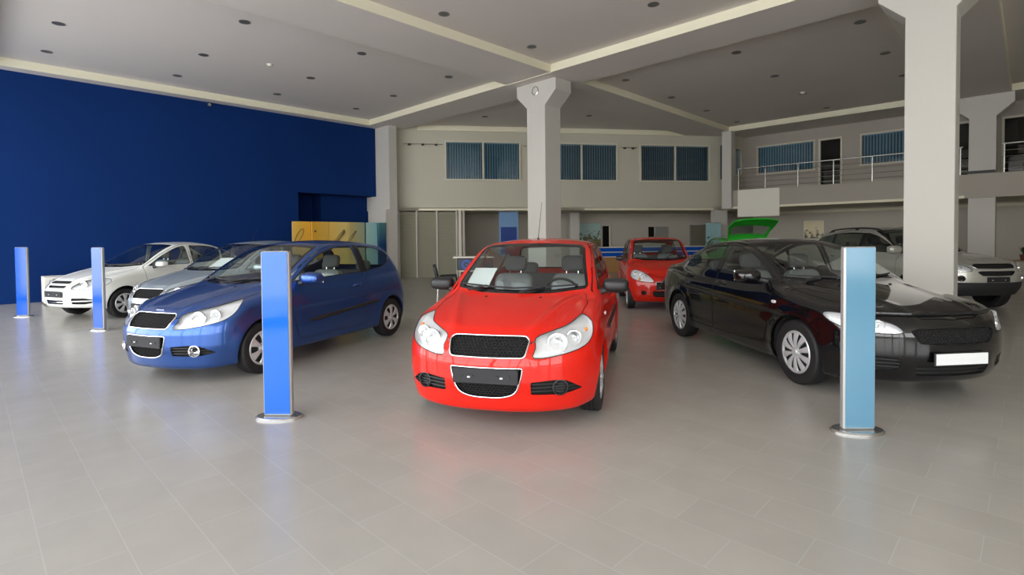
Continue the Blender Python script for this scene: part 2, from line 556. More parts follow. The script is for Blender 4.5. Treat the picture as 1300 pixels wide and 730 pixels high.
class Body:
    """half a car body (y >= 0) as a soup of labelled triangles"""
    def __init__(self, c, h):
        self.c = c
        self.F, self.Flow = body_field(c)
        x1 = max(v for _, v in c['Xf'])+.08; x0 = min(v for _, v in c['Xr'])-.08
        top = max(v for _, v in c['Zr'])+.06
        T = skin(self.F, (x0, -2*h-.0031, .05), (x1, max(v for _, v in c['Wp'])+.12, top), h)
        L = np.zeros(len(T), int)
        cand = np.ones(len(T), bool)
        T, L, cand = split_line(T, L, lambda P: P[:, 1:3], (0, -1), (0, 3), cand)
        m = T.mean(1)[:, 1] > 0
        T = T[m]; T[..., 1] = np.where(np.abs(T[..., 1]) < 3e-5, 0, T[..., 1])
        self.T = T; self.L = L[m]; self.names = {'body': 0}
    def cut(self, name, ang, poly, face=0.15, box=None, only='body'):
        """label the body inside a polygon of a projection"""
        uv, dr = proj(ang)
        N = tri_normals(self.T); C = self.T.mean(1)
        cand = (N@dr > face) if face is not None else np.ones(len(self.T), bool)
        if box is not None:
            lo, hi = np.array(box[0]), np.array(box[1])
            cand &= ((C >= lo-.06) & (C <= hi+.06)).all(1)
        on = [self.names[k] for k in ([only] if isinstance(only, str) else only)]
        cand &= np.isin(self.L, on)
        P = np.array(poly, float)
        U = uv(self.T.reshape(-1, 3)).reshape(-1, 3, 2)
        cand &= (U.max(1) > P.min(0)-.01).all(1) & (U.min(1) < P.max(0)+.01).all(1)
        T, L = self.T, self.L
        for i in range(len(poly)):
            T, L, cand = split_line(T, L, uv, poly[i], poly[(i+1) % len(poly)], cand)
        self.T, self.L = T, L
        C = T.mean(1); N = tri_normals(T)
        ins = in_poly(uv(C), poly)
        if face is not None: ins &= (N@dr > face-.05)
        if box is not None: ins &= ((C >= lo) & (C <= hi)).all(1)
        ins &= np.isin(L, on)
        k = self.names.setdefault(name, len(self.names))
        self.L[ins] = k
    def panel(self, name, ang, poly, gap=.0035, **kw):
        """a panel with an open joint around it"""
        self.cut(name, ang, offset_poly(poly, -gap), **kw)
        self.cut('gap', ang, offset_poly(poly, gap), **kw)
    def get(self, name):
        if name not in self.names: return np.zeros((0, 3, 3))
        return self.T[self.L == self.names[name]]
    def emit(self, name, obj, m, parent, sides='both', push=0.0, src=None):
        """link a labelled region as a mesh: both halves joined, or one side (+1 left, -1 right)"""
        T = self.get(name) if src is None else src
        if len(T) == 0: return None
        T = T.copy()
        if sides == 'both':
            M = T*np.array([1, -1, 1]); T = np.concatenate([T, M[:, ::-1]])
        elif sides == -1:
            T = (T*np.array([1, -1, 1]))[:, ::-1]
        V, Fc = weld(T)
        G = grad(self.F, V); G /= np.maximum(np.linalg.norm(G, axis=1, keepdims=True), 1e-9)
        V = V+G*push
        return mesh_obj(obj, V, Fc, m, parent, smooth=True, normals=G)
    def recess(self, name, depth, obj, mi, parent, sides='both', dirv=None, mw=None):
        """the region moved inwards with walls round its rim"""
        T = self.get(name)
        if len(T) == 0: return None
        V, Fc = weld(T)
        E = {}
        for f in Fc:
            for a, b in ((f[0], f[1]), (f[1], f[2]), (f[2], f[0])):
                E[(a, b)] = E.get((a, b), 0)+1
        rim = [(a, b) for (a, b) in E if (b, a) not in E]
        rim = [(a, b) for (a, b) in rim if not (V[a][1] < 1e-4 and V[b][1] < 1e-4)]
        if dirv is None:
            G = grad(self.F, V); G /= np.maximum(np.linalg.norm(G, axis=1, keepdims=True), 1e-9)
            D = -G*depth
        else:
            D = np.array(dirv, float)*depth
        W = V+D
        n = len(V)
        A = np.concatenate([V, W])
        Fs = [tuple(n+i for i in f) for f in Fc]+[(b, a, n+a, n+b) for a, b in rim]
        ml = [0]*len(Fc)+[1 if mw is not None else 0]*len(rim)
        if sides == 'both':
            B = A*np.array([1, -1, 1]); k = len(A)
            Fs = Fs+[tuple(k+i for i in f[::-1]) for f in Fs]; ml = ml*2
            A = np.concatenate([A, B])
        elif sides == -1:
            A = A*np.array([1, -1, 1]); Fs = [f[::-1] for f in Fs]
        ms = [mi]+([mw] if mw is not None else [])
        o = mesh_obj(obj, A, Fs, ms, parent, autosmooth=SM)
        if mw is not None and len(o.data.polygons) == len(ml): o.data.polygons.foreach_set('material_index', ml)
        return o
    def trim(self, ang, pts, r, obj, m, parent, closed=True, out=0.0, side=1, n=8, flat=1.0, mirror_pts=False, step=.03):
        """a bead of radius r laid on the body along points of a projection"""
        pts = dense(pts, step, closed)
        P, G = on_surf(self.F, ang, pts, out, 1)
        if mirror_pts:          # points given for the left half from centre to centre: close over the right
            Q = P[::-1]*np.array([1, -1, 1])
            P = np.concatenate([P, Q]); closed = True
        if side < 0: P = P*np.array([1, -1, 1])
        mb = MB()
        mb.tube([tuple(p) for p in P], r, n, closed, flat=flat)
        return mb.build(obj, m, parent, smooth=math.radians(60))
# ------------------------------------------------------------------ shared car materials
def paint(name, col, metal=0.0, rough=0.45, coat=.75):
    return mat(name, col, rough=rough, metal=metal, coat=coat, spec=0.15)
M_rubber = mat('tyre_rubber', (.012, .012, .013, 1), rough=.62, bump=(60, .15))
M_black = mat('black_plastic', (.015, .015, .016, 1), rough=.45)
M_matt = mat('dark_trim', (.02, .02, .022, 1), rough=.7)
M_under = mat('underbody', (.008, .008, .008, 1), rough=.9)
M_chrome = mat('chrome', (.82, .83, .85, 1), rough=.08, metal=1.0)
M_cap = mat('silver_hubcap', (.60, .61, .62, 1), rough=.3, metal=.35)
M_lamp = mat('lamp_reflector', (.86, .87, .88, 1), rough=.2, metal=.8)
M_lampw = mat('lamp_housing', (.80, .81, .82, 1), rough=.28, metal=.3, bump=(38, .35))
M_amber = mat('amber_bulb', (.85, .28, .05, 1), rough=.25)
M_red = mat('tail_lamp_red', (.35, .008, .008, 1), rough=.15, coat=1)
M_glass = glass_mat('car_glass', (.80, .86, .84, 1), 1.35)
M_lens = glass_mat('lamp_lens', (.97, .98, .98, 1), 1.0)
M_dark_glass = glass_mat('dark_car_glass', (.25, .28, .28, 1), 1.3)
M_seal = mat('rubber_seal', (.01, .01, .01, 1), rough=.5)
M_frit = mat('glass_border', (.008, .008, .009, 1), rough=.06)
M_cabin = mat('cabin_trim', (.08, .08, .082, 1), rough=.75)
M_dash = mat('dashboard_plastic', (.045, .045, .048, 1), rough=.65)
M_seat = mat('seat_fabric', (.075, .075, .075, 1), rough=.85)
M_wrap = mat('plastic_seat_wrap', (.19, .20, .20, 1), rough=.28, bump=(12, 1.0), coat=.8)
M_plate = mat('blank_plate', (.80, .82, .82, 1), rough=.4)
M_paper = mat('paper', (.86, .87, .88, 1), rough=.7)

def S(pts): return [(-x, z) for x, z in pts]           # side view (x,z) -> projection 90

def box_points(cx, cy, cz, sx, sy, sz, e=.35, n=14, tilt=0.0):
    """puffed box (super-ellipsoid) for cushions"""
    V = []; F = []
    for i in range(n+1):
        ph = -PI/2+PI*i/n
        for j in range(2*n):
            th = 2*PI*j/(2*n)
            def sp(v, p): return math.copysign(abs(v)**p, v)
            x = sp(math.cos(ph), e)*sp(math.cos(th), e); y = sp(math.cos(ph), e)*sp(math.sin(th), e); z = sp(math.sin(ph), e)
            x, y, z = x*sx/2, y*sy/2, z*sz/2
            c, s = math.cos(tilt), math.sin(tilt)
            V.append((cx+x*c+z*s, cy+y, cz-x*s+z*c))
    m = 2*n
    for i in range(n):
        for j in range(m):
            F.append((i*m+j, i*m+(j+1) % m, (i+1)*m+(j+1) % m, (i+1)*m+j))
    return V, F

_wheel_cache = {}
def wheel_meshes(R, W, style):
    """tyre and hubcap centred on the hub, outer face towards +y"""
    key = (R, W, style)
    if key in _wheel_cache: return _wheel_cache[key]
    rim = R*.66
    t = MB()
    w = W/2
    prof = [(rim, -w*.82), (rim+.012, -w*.92), (R*.84, -w*1.0), (R*.94, -w*.93), (R*.985, -w*.78), (R, -w*.6)]
    prof += [(R, -w*.42), (R*.982, -w*.40), (R*.982, -w*.34), (R, -w*.32), (R, -w*.04), (R*.982, -w*.02), (R*.982, w*.04), (R, w*.06), (R, w*.34), (R*.982, w*.36), (R*.982, w*.42), (R, w*.44)]
    prof += [(R, w*.6), (R*.985, w*.78), (R*.94, w*.93), (R*.84, w*1.0), (rim+.012, w*.92), (rim, w*.82), (rim-.012, w*.6), (rim-.012, -w*.6), (rim, -w*.82)]
    t.lathe(prof, 56, 'y')
    h = MB()
    y0 = w*.80
    # rim lip and dish
    h.lathe([(rim-.004, y0-.02), (rim+.002, y0+.004), (rim-.008, y0+.012), (rim-.022, y0+.006), (rim-.026, y0-.004)], 56, 'y')
    h.lathe([(0.001, y0+.020), (.020, y0+.021), (.028, y0+.016), (.032, y0+.008), (.05, y0+.012), (.058, y0+.004), (.058, y0-.02)], 32, 'y')
    ns = style[0]; wi, wo = style[1], style[2]
    for i in range(ns):
        a = 2*PI*i/ns+PI/2
        ra_, rb_ = .050, rim-.016
        secs = []
        for k in range(7):
            u = k/6
            r = ra_+(rb_-ra_)*u
            hw = wi*(1-u)+wo*u
            if style[3] == 'petal': hw = wi*(1-u)+wo*u*u+.006*math.sin(PI*u)
            yy = y0+.010+.010*math.sin(PI*min(1, u*1.05))-.006*u
            secs.append((r, hw, yy))
        V = []; F = []
        for (r, hw, yy) in secs:
            for (tt, dy) in ((-1, -.012), (-.86, .0), (-.4, .005), (.4, .005), (.86, .0), (1, -.012)):
                an = a+math.atan2(tt*hw, r)
                V.append((r*math.cos(an), yy+dy, r*math.sin(an)))
        for k in range(6):
            for j in range(5):
                F.append((k*6+j, k*6+j+1, k*6+6+j+1, k*6+6+j))
        h.add(V, F)
    d = MB()
    d.lathe([(0.001, y0-.022), (rim-.012, y0-.028), (rim-.012, y0-.05)], 40, 'y')
    _wheel_cache[key] = (t, h, d)
    return _wheel_cache[key]

def add_wheels(c, root, style, steer=0.0):
    R, W = c['R'], c['tw']
    t, h, d = wheel_meshes(R, W, style)
    base = None
    for x, fr in ((c['fa'], 1), (c['ra'], 0)):
        for s in (1, -1):
            e = bpy.data.objects.new('wheel', None); COL.objects.link(e); e.parent = root
            e.empty_display_size = .1
            e.location = (x, s*(c['track']-W/2), R)
            e.rotation_euler = (0, 0, (0 if s > 0 else PI)+(steer if fr else 0))
            if base is None:
                a = t.build('tyre', M_rubber, e, smooth=math.radians(28))
                b = h.build('hubcap', M_cap, e, smooth=math.radians(40))
                g = d.build('brake_drum', M_matt, e, smooth=SM)
                base = (a, b, g)
            else:
                for o in base:
                    q = o.copy(); COL.objects.link(q); q.parent = e

def hexmesh(B, poly, ang, size, r, name, m, parent, depth, zsq=.75):
    """honeycomb mesh laid a little behind the body inside a polygon (y,z)"""
    P = np.array(poly)
    y1 = P[:, 0].max(); z0, z1 = P[:, 1].min(), P[:, 1].max()
    edges = set(); s = size
    pts = {}
    def key(y, z):
        k = (round(y/s*20), round(z/s*20)); pts.setdefault(k, (y, z)); return k
    rows = int((z1-z0)/(s*1.5*zsq))+3; cols = int(2*y1/(s*math.sqrt(3)))+3
    for i in range(-1, rows):
        for j in range(-cols//2-1, cols//2+2):
            cy = (j+(i % 2)*.5)*s*math.sqrt(3); cz = z0+i*s*1.5*zsq
            k = [key(cy+s*math.cos(PI/6+PI/3*q), cz+s*zsq*math.sin(PI/6+PI/3*q)) for q in range(6)]
            for q in range(6): edges.add(tuple(sorted((k[q], k[(q+1) % 6]))))
    ks = list(pts); A = np.array([pts[k] for k in ks])
    A2 = np.abs(A[:, 0:1]); Q = np.concatenate([A2, A[:, 1:2]], 1)
    ins = in_poly(Q, [(p[0], p[1]) for p in poly])
    ins |= in_poly(Q+np.array([0, .001]), poly)
    S3, _ = on_surf(B.F, 0, A, 0.0)
    S3[:, 0] -= depth
    ix = {k: i for i, k in enumerate(ks)}
    V = []; F = []
    for a, b in edges:
        i, j = ix[a], ix[b]
        if not (ins[i] and ins[j]): continue
        p, q = S3[i], S3[j]
        d = q-p; d[0] = 0; L = np.linalg.norm(d)
        if L < 1e-6: continue
        nrm = np.array([0, -d[2], d[1]])/L*r
        n = len(V)
        f = np.array([r*1.2, 0, 0])
        for pt in (p, q):
            V += [tuple(pt+nrm), tuple(pt+f), tuple(pt-nrm)]
        F += [(n, n+1, n+4, n+3), (n+1, n+2, n+5, n+4)]
    return mesh_obj(name, V, F, m, parent)

def cabin(c, B, root, wrap=True, seats=True, wheel_side=1, seat_mat=None, liner_h=.055, rear_bench=True):
    """seats, steering wheel, dashboard and the dark inner tub"""
    x0 = c['cowl']
    T = skin(lambda P: B.Flow(P)+np.where(P[:, 0] > x0+.1, .11, .045), (min(v for _, v in c['Xr']), -1.05, .1), (max(v for _, v in c['Xf']), 1.05, 1.2), liner_h)
    C = T.mean(1); N = tri_normals(T)
    keep = ~((N[:, 2] > .45) & (C[:, 0] < x0-.05) & (C[:, 0] > c['tub_rear']) & (C[:, 2] > .6))
    for ax in (c['fa'], c['ra']):
        r = np.hypot(C[:, 0]-ax, C[:, 2]-c['R'])
        keep &= ~((r < c['arch']+.03) & (np.abs(C[:, 1]) > .42))
    V, F = weld(T[keep], 1e-4)
    mesh_obj('inner_tub', V, F, M_cabin, root, smooth=True)
    if not seats: return
    zb = c.get('seat_z', .50); belt = c['belt']
    sm = seat_mat or M_seat
    # dashboard
    prof = [(x0-.02, belt-.02), (x0-.20, belt+.015), (x0-.34, belt-.0), (x0-.40, belt-.06), (x0-.37, belt-.20), (x0-.42, belt-.34), (x0-.10, belt-.40)]
    w = c['track']-.16
    mb = MB()
    V = []; n = len(prof); F = []
    ys = np.linspace(-w, w, 13)
    for y in ys:
        k = 1-.16*(abs(y)/w)**3
        for (px, pz) in prof: V.append((px+(1-k)*.1*0, y, pz-.02*(1-k)+(.03*math.exp(-((y-wheel_side*.36)/.16)**2) if px < x0-.1 and pz > belt-.1 else 0)))
    for i in range(12):
        for j in range(n-1): F.append((i*n+j, i*n+j+1, (i+1)*n+j+1, (i+1)*n+j))
    mb.add(V, F); mb.build('dashboard', M_dash, root, smooth=SM)
    # steering wheel
    cx, cy, cz = x0-.50, wheel_side*.36, belt-.03
    mb = MB(); ring = []
    tl = math.radians(28)
    for i in range(36):
        a = 2*PI*i/36
        yy, zz = .185*math.cos(a), .185*math.sin(a)
        ring.append((cx+zz*math.sin(tl), cy+yy, cz+zz*math.cos(tl)))
    mb.tube(ring, .014, 8, True)
    for a in (0.15, PI-.15, -PI/2):
        yy, zz = .18*math.cos(a), .18*math.sin(a)
        mb.tube([(cx+.02, cy, cz), (cx+zz*math.sin(tl), cy+yy, cz+zz*math.cos(tl))], .016, 6)
    V, F = box_points(cx+.015, cy, cz, .05, .15, .12, .5, 8, tl); mb.add(V, F)
    mb.tube([(cx+.02, cy, cz), (cx+.25, cy, cz-.08)], .035, 8)
    mb.build('steering_wheel', M_black, root, smooth=SM)
    # seats
    sx = c.get('seat_x', x0-1.02)
    for s in (1, -1):
        e = bpy.data.objects.new('front_seat', None); COL.objects.link(e); e.parent = root; e.empty_display_size = .1
        mb = MB()
        mb.add(*box_points(sx+.02, s*.35, zb-.08, .54, .50, .20, .35)); mb.add(*box_points(sx-.27, s*.35, zb+.26, .17, .49, .66, .38, 14, math.radians(-14)))
        mb.build('cushion', M_wrap if wrap else sm, e, smooth=math.radians(60))
        mb = MB(); hz = zb+.70
        mb.add(*box_points(sx-.40, s*.35, hz, .10, .27, .19, .5, 12, math.radians(-10)))
        mb.build('headrest', sm, e, smooth=math.radians(60))
        for q in (-.07, .07):
            mb = MB(); mb.tube([(sx-.385, s*.35+q, hz-.02), (sx-.37, s*.35+q, hz-.16)], .007, 6)
            mb.build('headrest_post', M_chrome, e, smooth=SM)
    if rear_bench:
        rx = c.get('bench_x', c['ra']+.42)
        e = bpy.data.objects.new('rear_seat', None); COL.objects.link(e); e.parent = root; e.empty_display_size = .1
        mb = MB()
        mb.add(*box_points(rx+.05, 0, zb-.06, .5, 1.24, .2, .3)); mb.add(*box_points(rx-.24, 0, zb+.24, .17, 1.22, .60, .32, 14, math.radians(-18)))
        mb.build('bench', sm, e, smooth=math.radians(60))
        for s in (1, -1):
            mb = MB(); mb.add(*box_points(rx-.36, s*.34, zb+.60, .09, .25, .16, .5, 10, math.radians(-12)))
            mb.build('headrest', sm, e, smooth=math.radians(60))

def build_car(c, h, root, P):
    """P = paint; everything the config lists is cut from the body and linked under root"""
    B = Body(c, h)
    F = B.F
    fx = c['cowl']-1.2
    # glass
    ws = c['windshield']
    B.cut('windshield', 0, offset_poly(ws, -.028), face=.08, box=((fx, -1, .7), (3, 1.2, 2)))
    B.cut('frit', 0, ws, face=.08, box=((fx, -1, .7), (3, 1.2, 2)))
    rw = c.get('rearwin')
    if rw:
        rr = [(-y, z) for y, z in rw]
        B.cut('rear_window', 180, offset_poly(rr, -.02), face=.08, box=((-3, -1, .7), (c['ra']+.6, 1.2, 2)))
        B.cut('frit_rear', 180, rr, face=.08, box=((-3, -1, .7), (c['ra']+.6, 1.2, 2)))
    for i, (nm, poly) in enumerate(c['sidewins']):
        B.cut('side_window%d' % i, 90, S(offset_poly(poly, -.012)), face=.2)
        B.cut('frame%d' % i, 90, S(poly), face=.2)
    for nm, poly in c.get('blackouts', ()):
        B.cut('blackout', 90, S(poly), face=.2)
    # wheel arches
    for ax in (c['fa'], c['ra']):
        B.cut('arch', 90, circle_poly(-ax, c['R']+.008, c['arch'], 48), face=None, box=((-4, .48, -1), (4, 1.3, c['R']+c['arch']+.03)))
    # lamps, grilles
    for nm, ang, poly in c['lamps']:
        B.cut(nm, ang, poly, face=.05, box=(c.get('lampbox', ((-9, 0, 0), (9, 2, 2)))))
    for nm, ang, poly, kw in c['holes']:
        B.cut(nm, ang, poly, face=.1, box=((0, -1, 0), (3, 1.2, 1.2)))
    # panels
    for nm, ang, poly in c['panels']:
        fac = .25 if ang == 'top' else .2
        bx = ((c['cowl']-.3, -.1, .4), (3, 1.2, 1.4)) if nm == 'hood' else ((-3, .3, .1), (3, 1.3, 2))
        B.panel(nm, ang, poly, face=fac, box=bx)
    for ang, line in c.get('grooves', ()):
        st = np.array(dense(line, .06, False))
        d = np.gradient(st, axis=0); d /= np.maximum(np.linalg.norm(d, axis=1, keepdims=True), 1e-9)
        n = np.stack([-d[:, 1], d[:, 0]], 1)*.003
        poly = [tuple(p) for p in st+n]+[tuple(p) for p in (st-n)[::-1]]
        B.cut('gap', ang, poly, face=.1)
    if c.get('tailgate'):
        tg = [(-y, z) for y, z in round_poly([(-.5, .52), (.50, .52), (.56, .70), (.58, 1.05), (.50, 1.40), (.42, 1.44), (-.5, 1.455)], .04)]
        gl = [(-y, z) for y, z in round_poly([(-.5, 1.06), (.46, 1.06), (.50, 1.10), (.44, 1.36), (-.5, 1.39)], .04)]
        bx = ((-3, -1, .4), (c['ra']+.5, 1.2, 2))
        B.cut('tail_glass', 180, gl, face=.08, box=bx)
        B.cut('tailgate', 180, tg, face=.08, box=bx)
        e = bpy.data.objects.new('tailgate', None); COL.objects.link(e); e.parent = root; e.empty_display_size = .1
        hx, hz = -1.33, 1.44
        e.location = (hx, 0, hz); e.rotation_euler = (0, math.radians(c.get('tail_angle', 100)), 0)
        for k, m_, th in (('tailgate', P, .035), ('tail_glass', M_glass, .005)):
            o = B.emit(k, 'tailgate_panel' if k == 'tailgate' else 'tailgate_window', m_, e)
            o.location = (-hx, 0, -hz)
            md = o.modifiers.new('t', 'SOLIDIFY'); md.thickness = th; md.offset = -1
    if c.get('cladding'):            # unpainted lower body
        zc = c['cladding']
        B.T, B.L, cd = split_line(B.T, B.L, lambda Q: Q[:, [0, 2]], (-9, zc), (9, zc), B.L == 0)
        k = B.names.setdefault('cladding', len(B.names))
        B.L[(B.L == 0) & (B.T.mean(1)[:, 2] < zc)] = k
        B.emit('cladding', 'lower_cladding', M_matt, root)
    # ---- emit
    B.emit('body', 'body_shell', P, root)
    if 'hood' in B.names: B.emit('hood', 'hood', P, root)
    B.emit('windshield', 'windshield', c.get('glass', M_glass), root)
    fr = B.emit('frit', 'glass_border', M_frit, root)
    B.emit('frit_rear', 'glass_border', M_frit, root)
    if rw: B.emit('rear_window', 'rear_window', c.get('glass', M_glass), root)
    if 'blackout' in B.names:
        for s in (1, -1): B.emit('blackout', 'pillar_trim', M_seal, root, s)
    doors = {}
    for s in (1, -1):
        for nm, ang, poly in c['panels']:
            if nm.startswith('door'):
                d = B.emit(nm, 'door', P, root, s); doors[(nm, s)] = d
                xs = [p[0] for p in poly]
                hx, hz = c['handles'][nm]
                Ps, G = on_surf(F, 90, S([(hx+.09, hz), (hx+.05, hz+.004), (hx, hz+.006), (hx-.05, hz+.004), (hx-.09, hz)]), 0.0, s)
                off = np.array([0, .012, .034, .036, .012])[[0, 2, 3, 2, 0]][:, None]
                mb = MB(); mb.tube([tuple(p) for p in Ps+G*off], [.010, .016, .017, .016, .010], 8, flat=.6)
                mb.build('handle', c.get('handle_mat', P), d, smooth=math.radians(60))
                mb = MB()
                pc, Gc = on_surf(F, 90, S([(hx, hz)]), -.004, s)
                V, Fq = box_points(0, 0, 0, .13, .02, .06, .5, 8); mb.add([(v[0]+pc[0][0], v[1]+pc[0][1], v[2]+pc[0][2]) for v in V], Fq)
                mb.build('handle_cup', M_matt, d, smooth=math.radians(60))
        for i, (nm, poly) in enumerate(c['sidewins']):
            par = doors.get((nm, s), root)
            B.emit('side_window%d' % i, 'side_window', c.get('glass', M_glass), par, s, push=-.002)
            B.emit('frame%d' % i, 'window_seal', M_seal, par, s, push=.001)
    # arches
    for ax in (c['fa'], c['ra']):
        R0 = c['arch']; cz = c['R']+.008
        th = np.linspace(-.45, PI+.45, 44)
        pts = [(ax+R0*math.cos(t), cz+R0*math.sin(t)) for t in th]
        zmin = min(v for _, v in c['Zb'])+.02
        Ps, G = on_surf(F, 90, S(pts), 0)
        ok = np.array([p[1] > zmin for p in pts]) & (Ps[:, 1] > .55) & (Ps[:, 1] < 1.1)
        Ps = Ps[ok]; 
        for s in (1, -1):
            A = Ps.copy(); Bp = Ps.copy(); Bp[:, 1] -= .035
            Cc = Bp.copy(); Dd = Bp.copy(); Dd[:, 1] = .46
            for arr in (A, Bp, Cc, Dd): arr[:, 1] *= s
            k = len(A)
            mesh_obj('arch_lip', np.concatenate([A, Bp]), [(i, i+1, k+i+1, k+i) for i in range(k-1)], c.get('lip_mat', P), root, smooth=True)
            V = [tuple(v) for v in np.concatenate([Cc, Dd])]
            Fs = [(i, i+1, k+i+1, k+i) for i in range(k-1)]
            n0 = len(V); V.append((ax, .46*s, cz-.05))
            Fs += [(k+i, k+i+1, n0) for i in range(k-1)]
            mesh_obj('wheel_well', V, Fs, M_under, root, smooth=False)
    # lamps
    for nm, ang, poly in c['lamps']:
        front = ang < 90
        for s in (1, -1):
            e = bpy.data.objects.new('headlight' if front else 'taillight', None); COL.objects.link(e); e.parent = root; e.empty_display_size = .1
            a = math.radians(ang)
            dv = (-math.cos(a), -math.sin(a), 0)
            B.recess(nm, .055, 'housing', M_lampw if front else M_red, e, s, dirv=dv)
            B.emit(nm, 'lens', M_lens, e, s, push=.001)
            B.trim(ang, poly, .004, 'bezel', M_seal, e, side=s, out=-.001)
            if front:
                for (u, z, r) in c['bowls']:
                    Ps, G = on_surf(F, ang, [(u, z)], 0)
                    q = Ps[0]
                    Fdir = Vector((math.cos(a*.35), math.sin(a*.35)*s, 0))
                    q = Vector((q[0], q[1]*s, q[2]))-Fdir*.045
                    mb = MB()
                    mb.lathe([(.006, -.035), (r*.55, -.026), (r*.85, -.008), (r, .012), (r*1.06, .012), (r*1.06, -.01)], 28, 'x')
                    mb.lathe([(.001, .0), (.014, -.004), (.016, -.02)], 16, 'x')
                    mb.lathe([(r*1.06, .012), (r*1.16, .010), (r*1.18, -.012)], 28, 'x')
                    o = mb.build('reflector', M_lamp, e, smooth=math.radians(50))
                    o.location = q; o.rotation_euler = (0, 0, math.atan2(Fdir.y, Fdir.x))
                for (u, z, r) in c.get('indicators', ()):
                    Ps, G = on_surf(F, ang, [(u, z)], 0)
                    q = Ps[0]-np.array([math.cos(a), math.sin(a), 0])*.045; q[1] *= s
                    mb = MB(); mb.add(*box_points(0, 0, 0, r, r, r*1.1, 1, 10)); o = mb.build('indicator_bulb', M_amber, e, smooth=math.radians(60)); o.location = q
    # holes
    for nm, ang, poly, kw in c['holes']:
        depth = kw.get('depth', .05)
        two = kw.get('two', False)
        par = root
        for s in ((1, -1) if two else ('both',)):
            o = B.recess(nm, depth, kw.get('obj', 'grille'), kw.get('mat', M_under), root, s, dirv=(-1, 0, 0), mw=M_black)
            if kw.get('hex'):
                pl = poly
                hexmesh(B, [(p[0], p[1]) for p in pl], 0, kw['hex'], .0042, 'grille_mesh', kw.get('hexmat', M_under), o, depth*.4)
            if kw.get('bars'):
                n, rr, bm_ = kw['bars']
                zs = [p[1] for p in poly]; z0, z1 = min(zs), max(zs)
                for i in range(n):
                    z = z0+(z1-z0)*(i+1)/(n+1)
                    ys = np.linspace(min(p[0] for p in poly), max(p[0] for p in poly), 60)
                    ins = in_poly(np.stack([ys, np.full(60, z)], 1), poly)
                    ys = ys[ins]
                    if len(ys) < 2: continue
                    if two: yy = np.linspace(ys[0]-.004, ys[-1]+.004, 12)
                    else: yy = np.linspace(-ys[-1]-.004, ys[-1]+.004, 25)
                    Ps, G = on_surf(F, 0, [(y, z) for y in yy], 0)
                    Ps[:, 0] -= depth*.35
                    if s == -1: Ps[:, 1] *= -1
                    mb = MB(); mb.tube([tuple(p) for p in Ps], rr, 6, flat=.8); mb.build('grille_bar', bm_, o, smooth=SM)
            if kw.get('chrome'):
                half = [p for p in poly if p[0] > 0]
                # order from the centre top round the outside to the centre bottom
                i0 = max(range(len(poly)), key=lambda i: -poly[i][0]+poly[i][1]*.001)
                half = sorted_half(poly)
                if two: B.trim(0, poly, kw['chrome'], 'bezel', M_chrome, o, side=s, out=.001)
                else: B.trim(0, half, kw['chrome'], 'chrome_frame', M_chrome, o, closed=False, out=.001, mirror_pts=True)
    return B

def sorted_half(poly):
    """the y>0 part of a symmetric outline, running from the centre line round to the centre line"""
    n = len(poly)
    pos = [p[0] > 0 for p in poly]
    st = [i for i in range(n) if pos[i] and not pos[i-1]][0]
    out = []; i = st
    a, b = poly[st-1], poly[st]
    t = (0-a[0])/(b[0]-a[0]); out.append((0.0, a[1]+(b[1]-a[1])*t))
    while pos[i % n]:
        out.append(poly[i % n]); i += 1
    a, b = poly[(i-1) % n], poly[i % n]
    t = (0-a[0])/(b[0]-a[0]); out.append((0.0, a[1]+(b[1]-a[1])*t))
    return out

def mirror_arm(c, B, root, m, shell_mat, x, z, out=.20, size=(.17, .20, .13), sides=(1, -1)):
    for s in sides:
        Ps, G = on_surf(B.F, 90, S([(x, z)]), 0)
        y = Ps[0][1]
        mb = MB()
        V, Fq = box_points(0, 0, 0, size[0], size[1], size[2], .62, 14)
        V2 = []
        for v in V:
            f = 1-.35*max(0, v[0]/size[0]+.0)      # slim nose
            t = (v[1]/size[1]+.5)
            V2.append((x-.03+v[0]-.02*t, s*(y+out-.02+v[1]*1.0), z+.06+v[2]*f*(1-.12*t)))
        mb.add(V2, Fq)
        par = root
        e = bpy.data.objects.new('side_mirror', None); COL.objects.link(e); e.parent = root; e.empty_display_size = .1
        mb.build('mirror_shell', shell_mat, e, smooth=math.radians(60))
        mb = MB(); mb.tube([(x+.02, s*(y-.02), z-.005), (x+.01, s*(y+.05), z+.012), (x-.02, s*(y+out-.06), z+.03)], [.035, .028, .026], 10, flat=.6)
        mb.build('mirror_arm', M_black, e, smooth=math.radians(60))
        mb = MB(); mb.box((x-.03-size[0]*.47, s*(y+out-.02), z+.06), (.012, size[1]*.82, size[2]*.72), bev=.005)
        mb.build('mirror_glass', M_chrome, e)

def wipers(c, B, root, x0=None, pts=None):
    for (a, b, pv) in c['wipers']:
        Ps, G = on_surf(B.F, 0, dense([a, b], .05, False), .014)
        mb = MB(); mb.tube([tuple(p) for p in Ps], .009, 6)
        Q, H = on_surf(B.F, 0, [pv, ((a[0]+b[0])/2, (a[1]+b[1])/2)], .022)
        mb.tube([tuple(p) for p in Q], [.013, .008], 6)
        mb.build('wiper', M_matt, root, smooth=SM)
# ------------------------------------------------------------------ small hatchback / saloon family
def lamp_uv(ang, pts):
    """(x,y,z) guesses -> projection (u,z)"""
    a = math.radians(ang)
    return [(-x*math.sin(a)+y*math.cos(a), z) for x, y, z in pts]

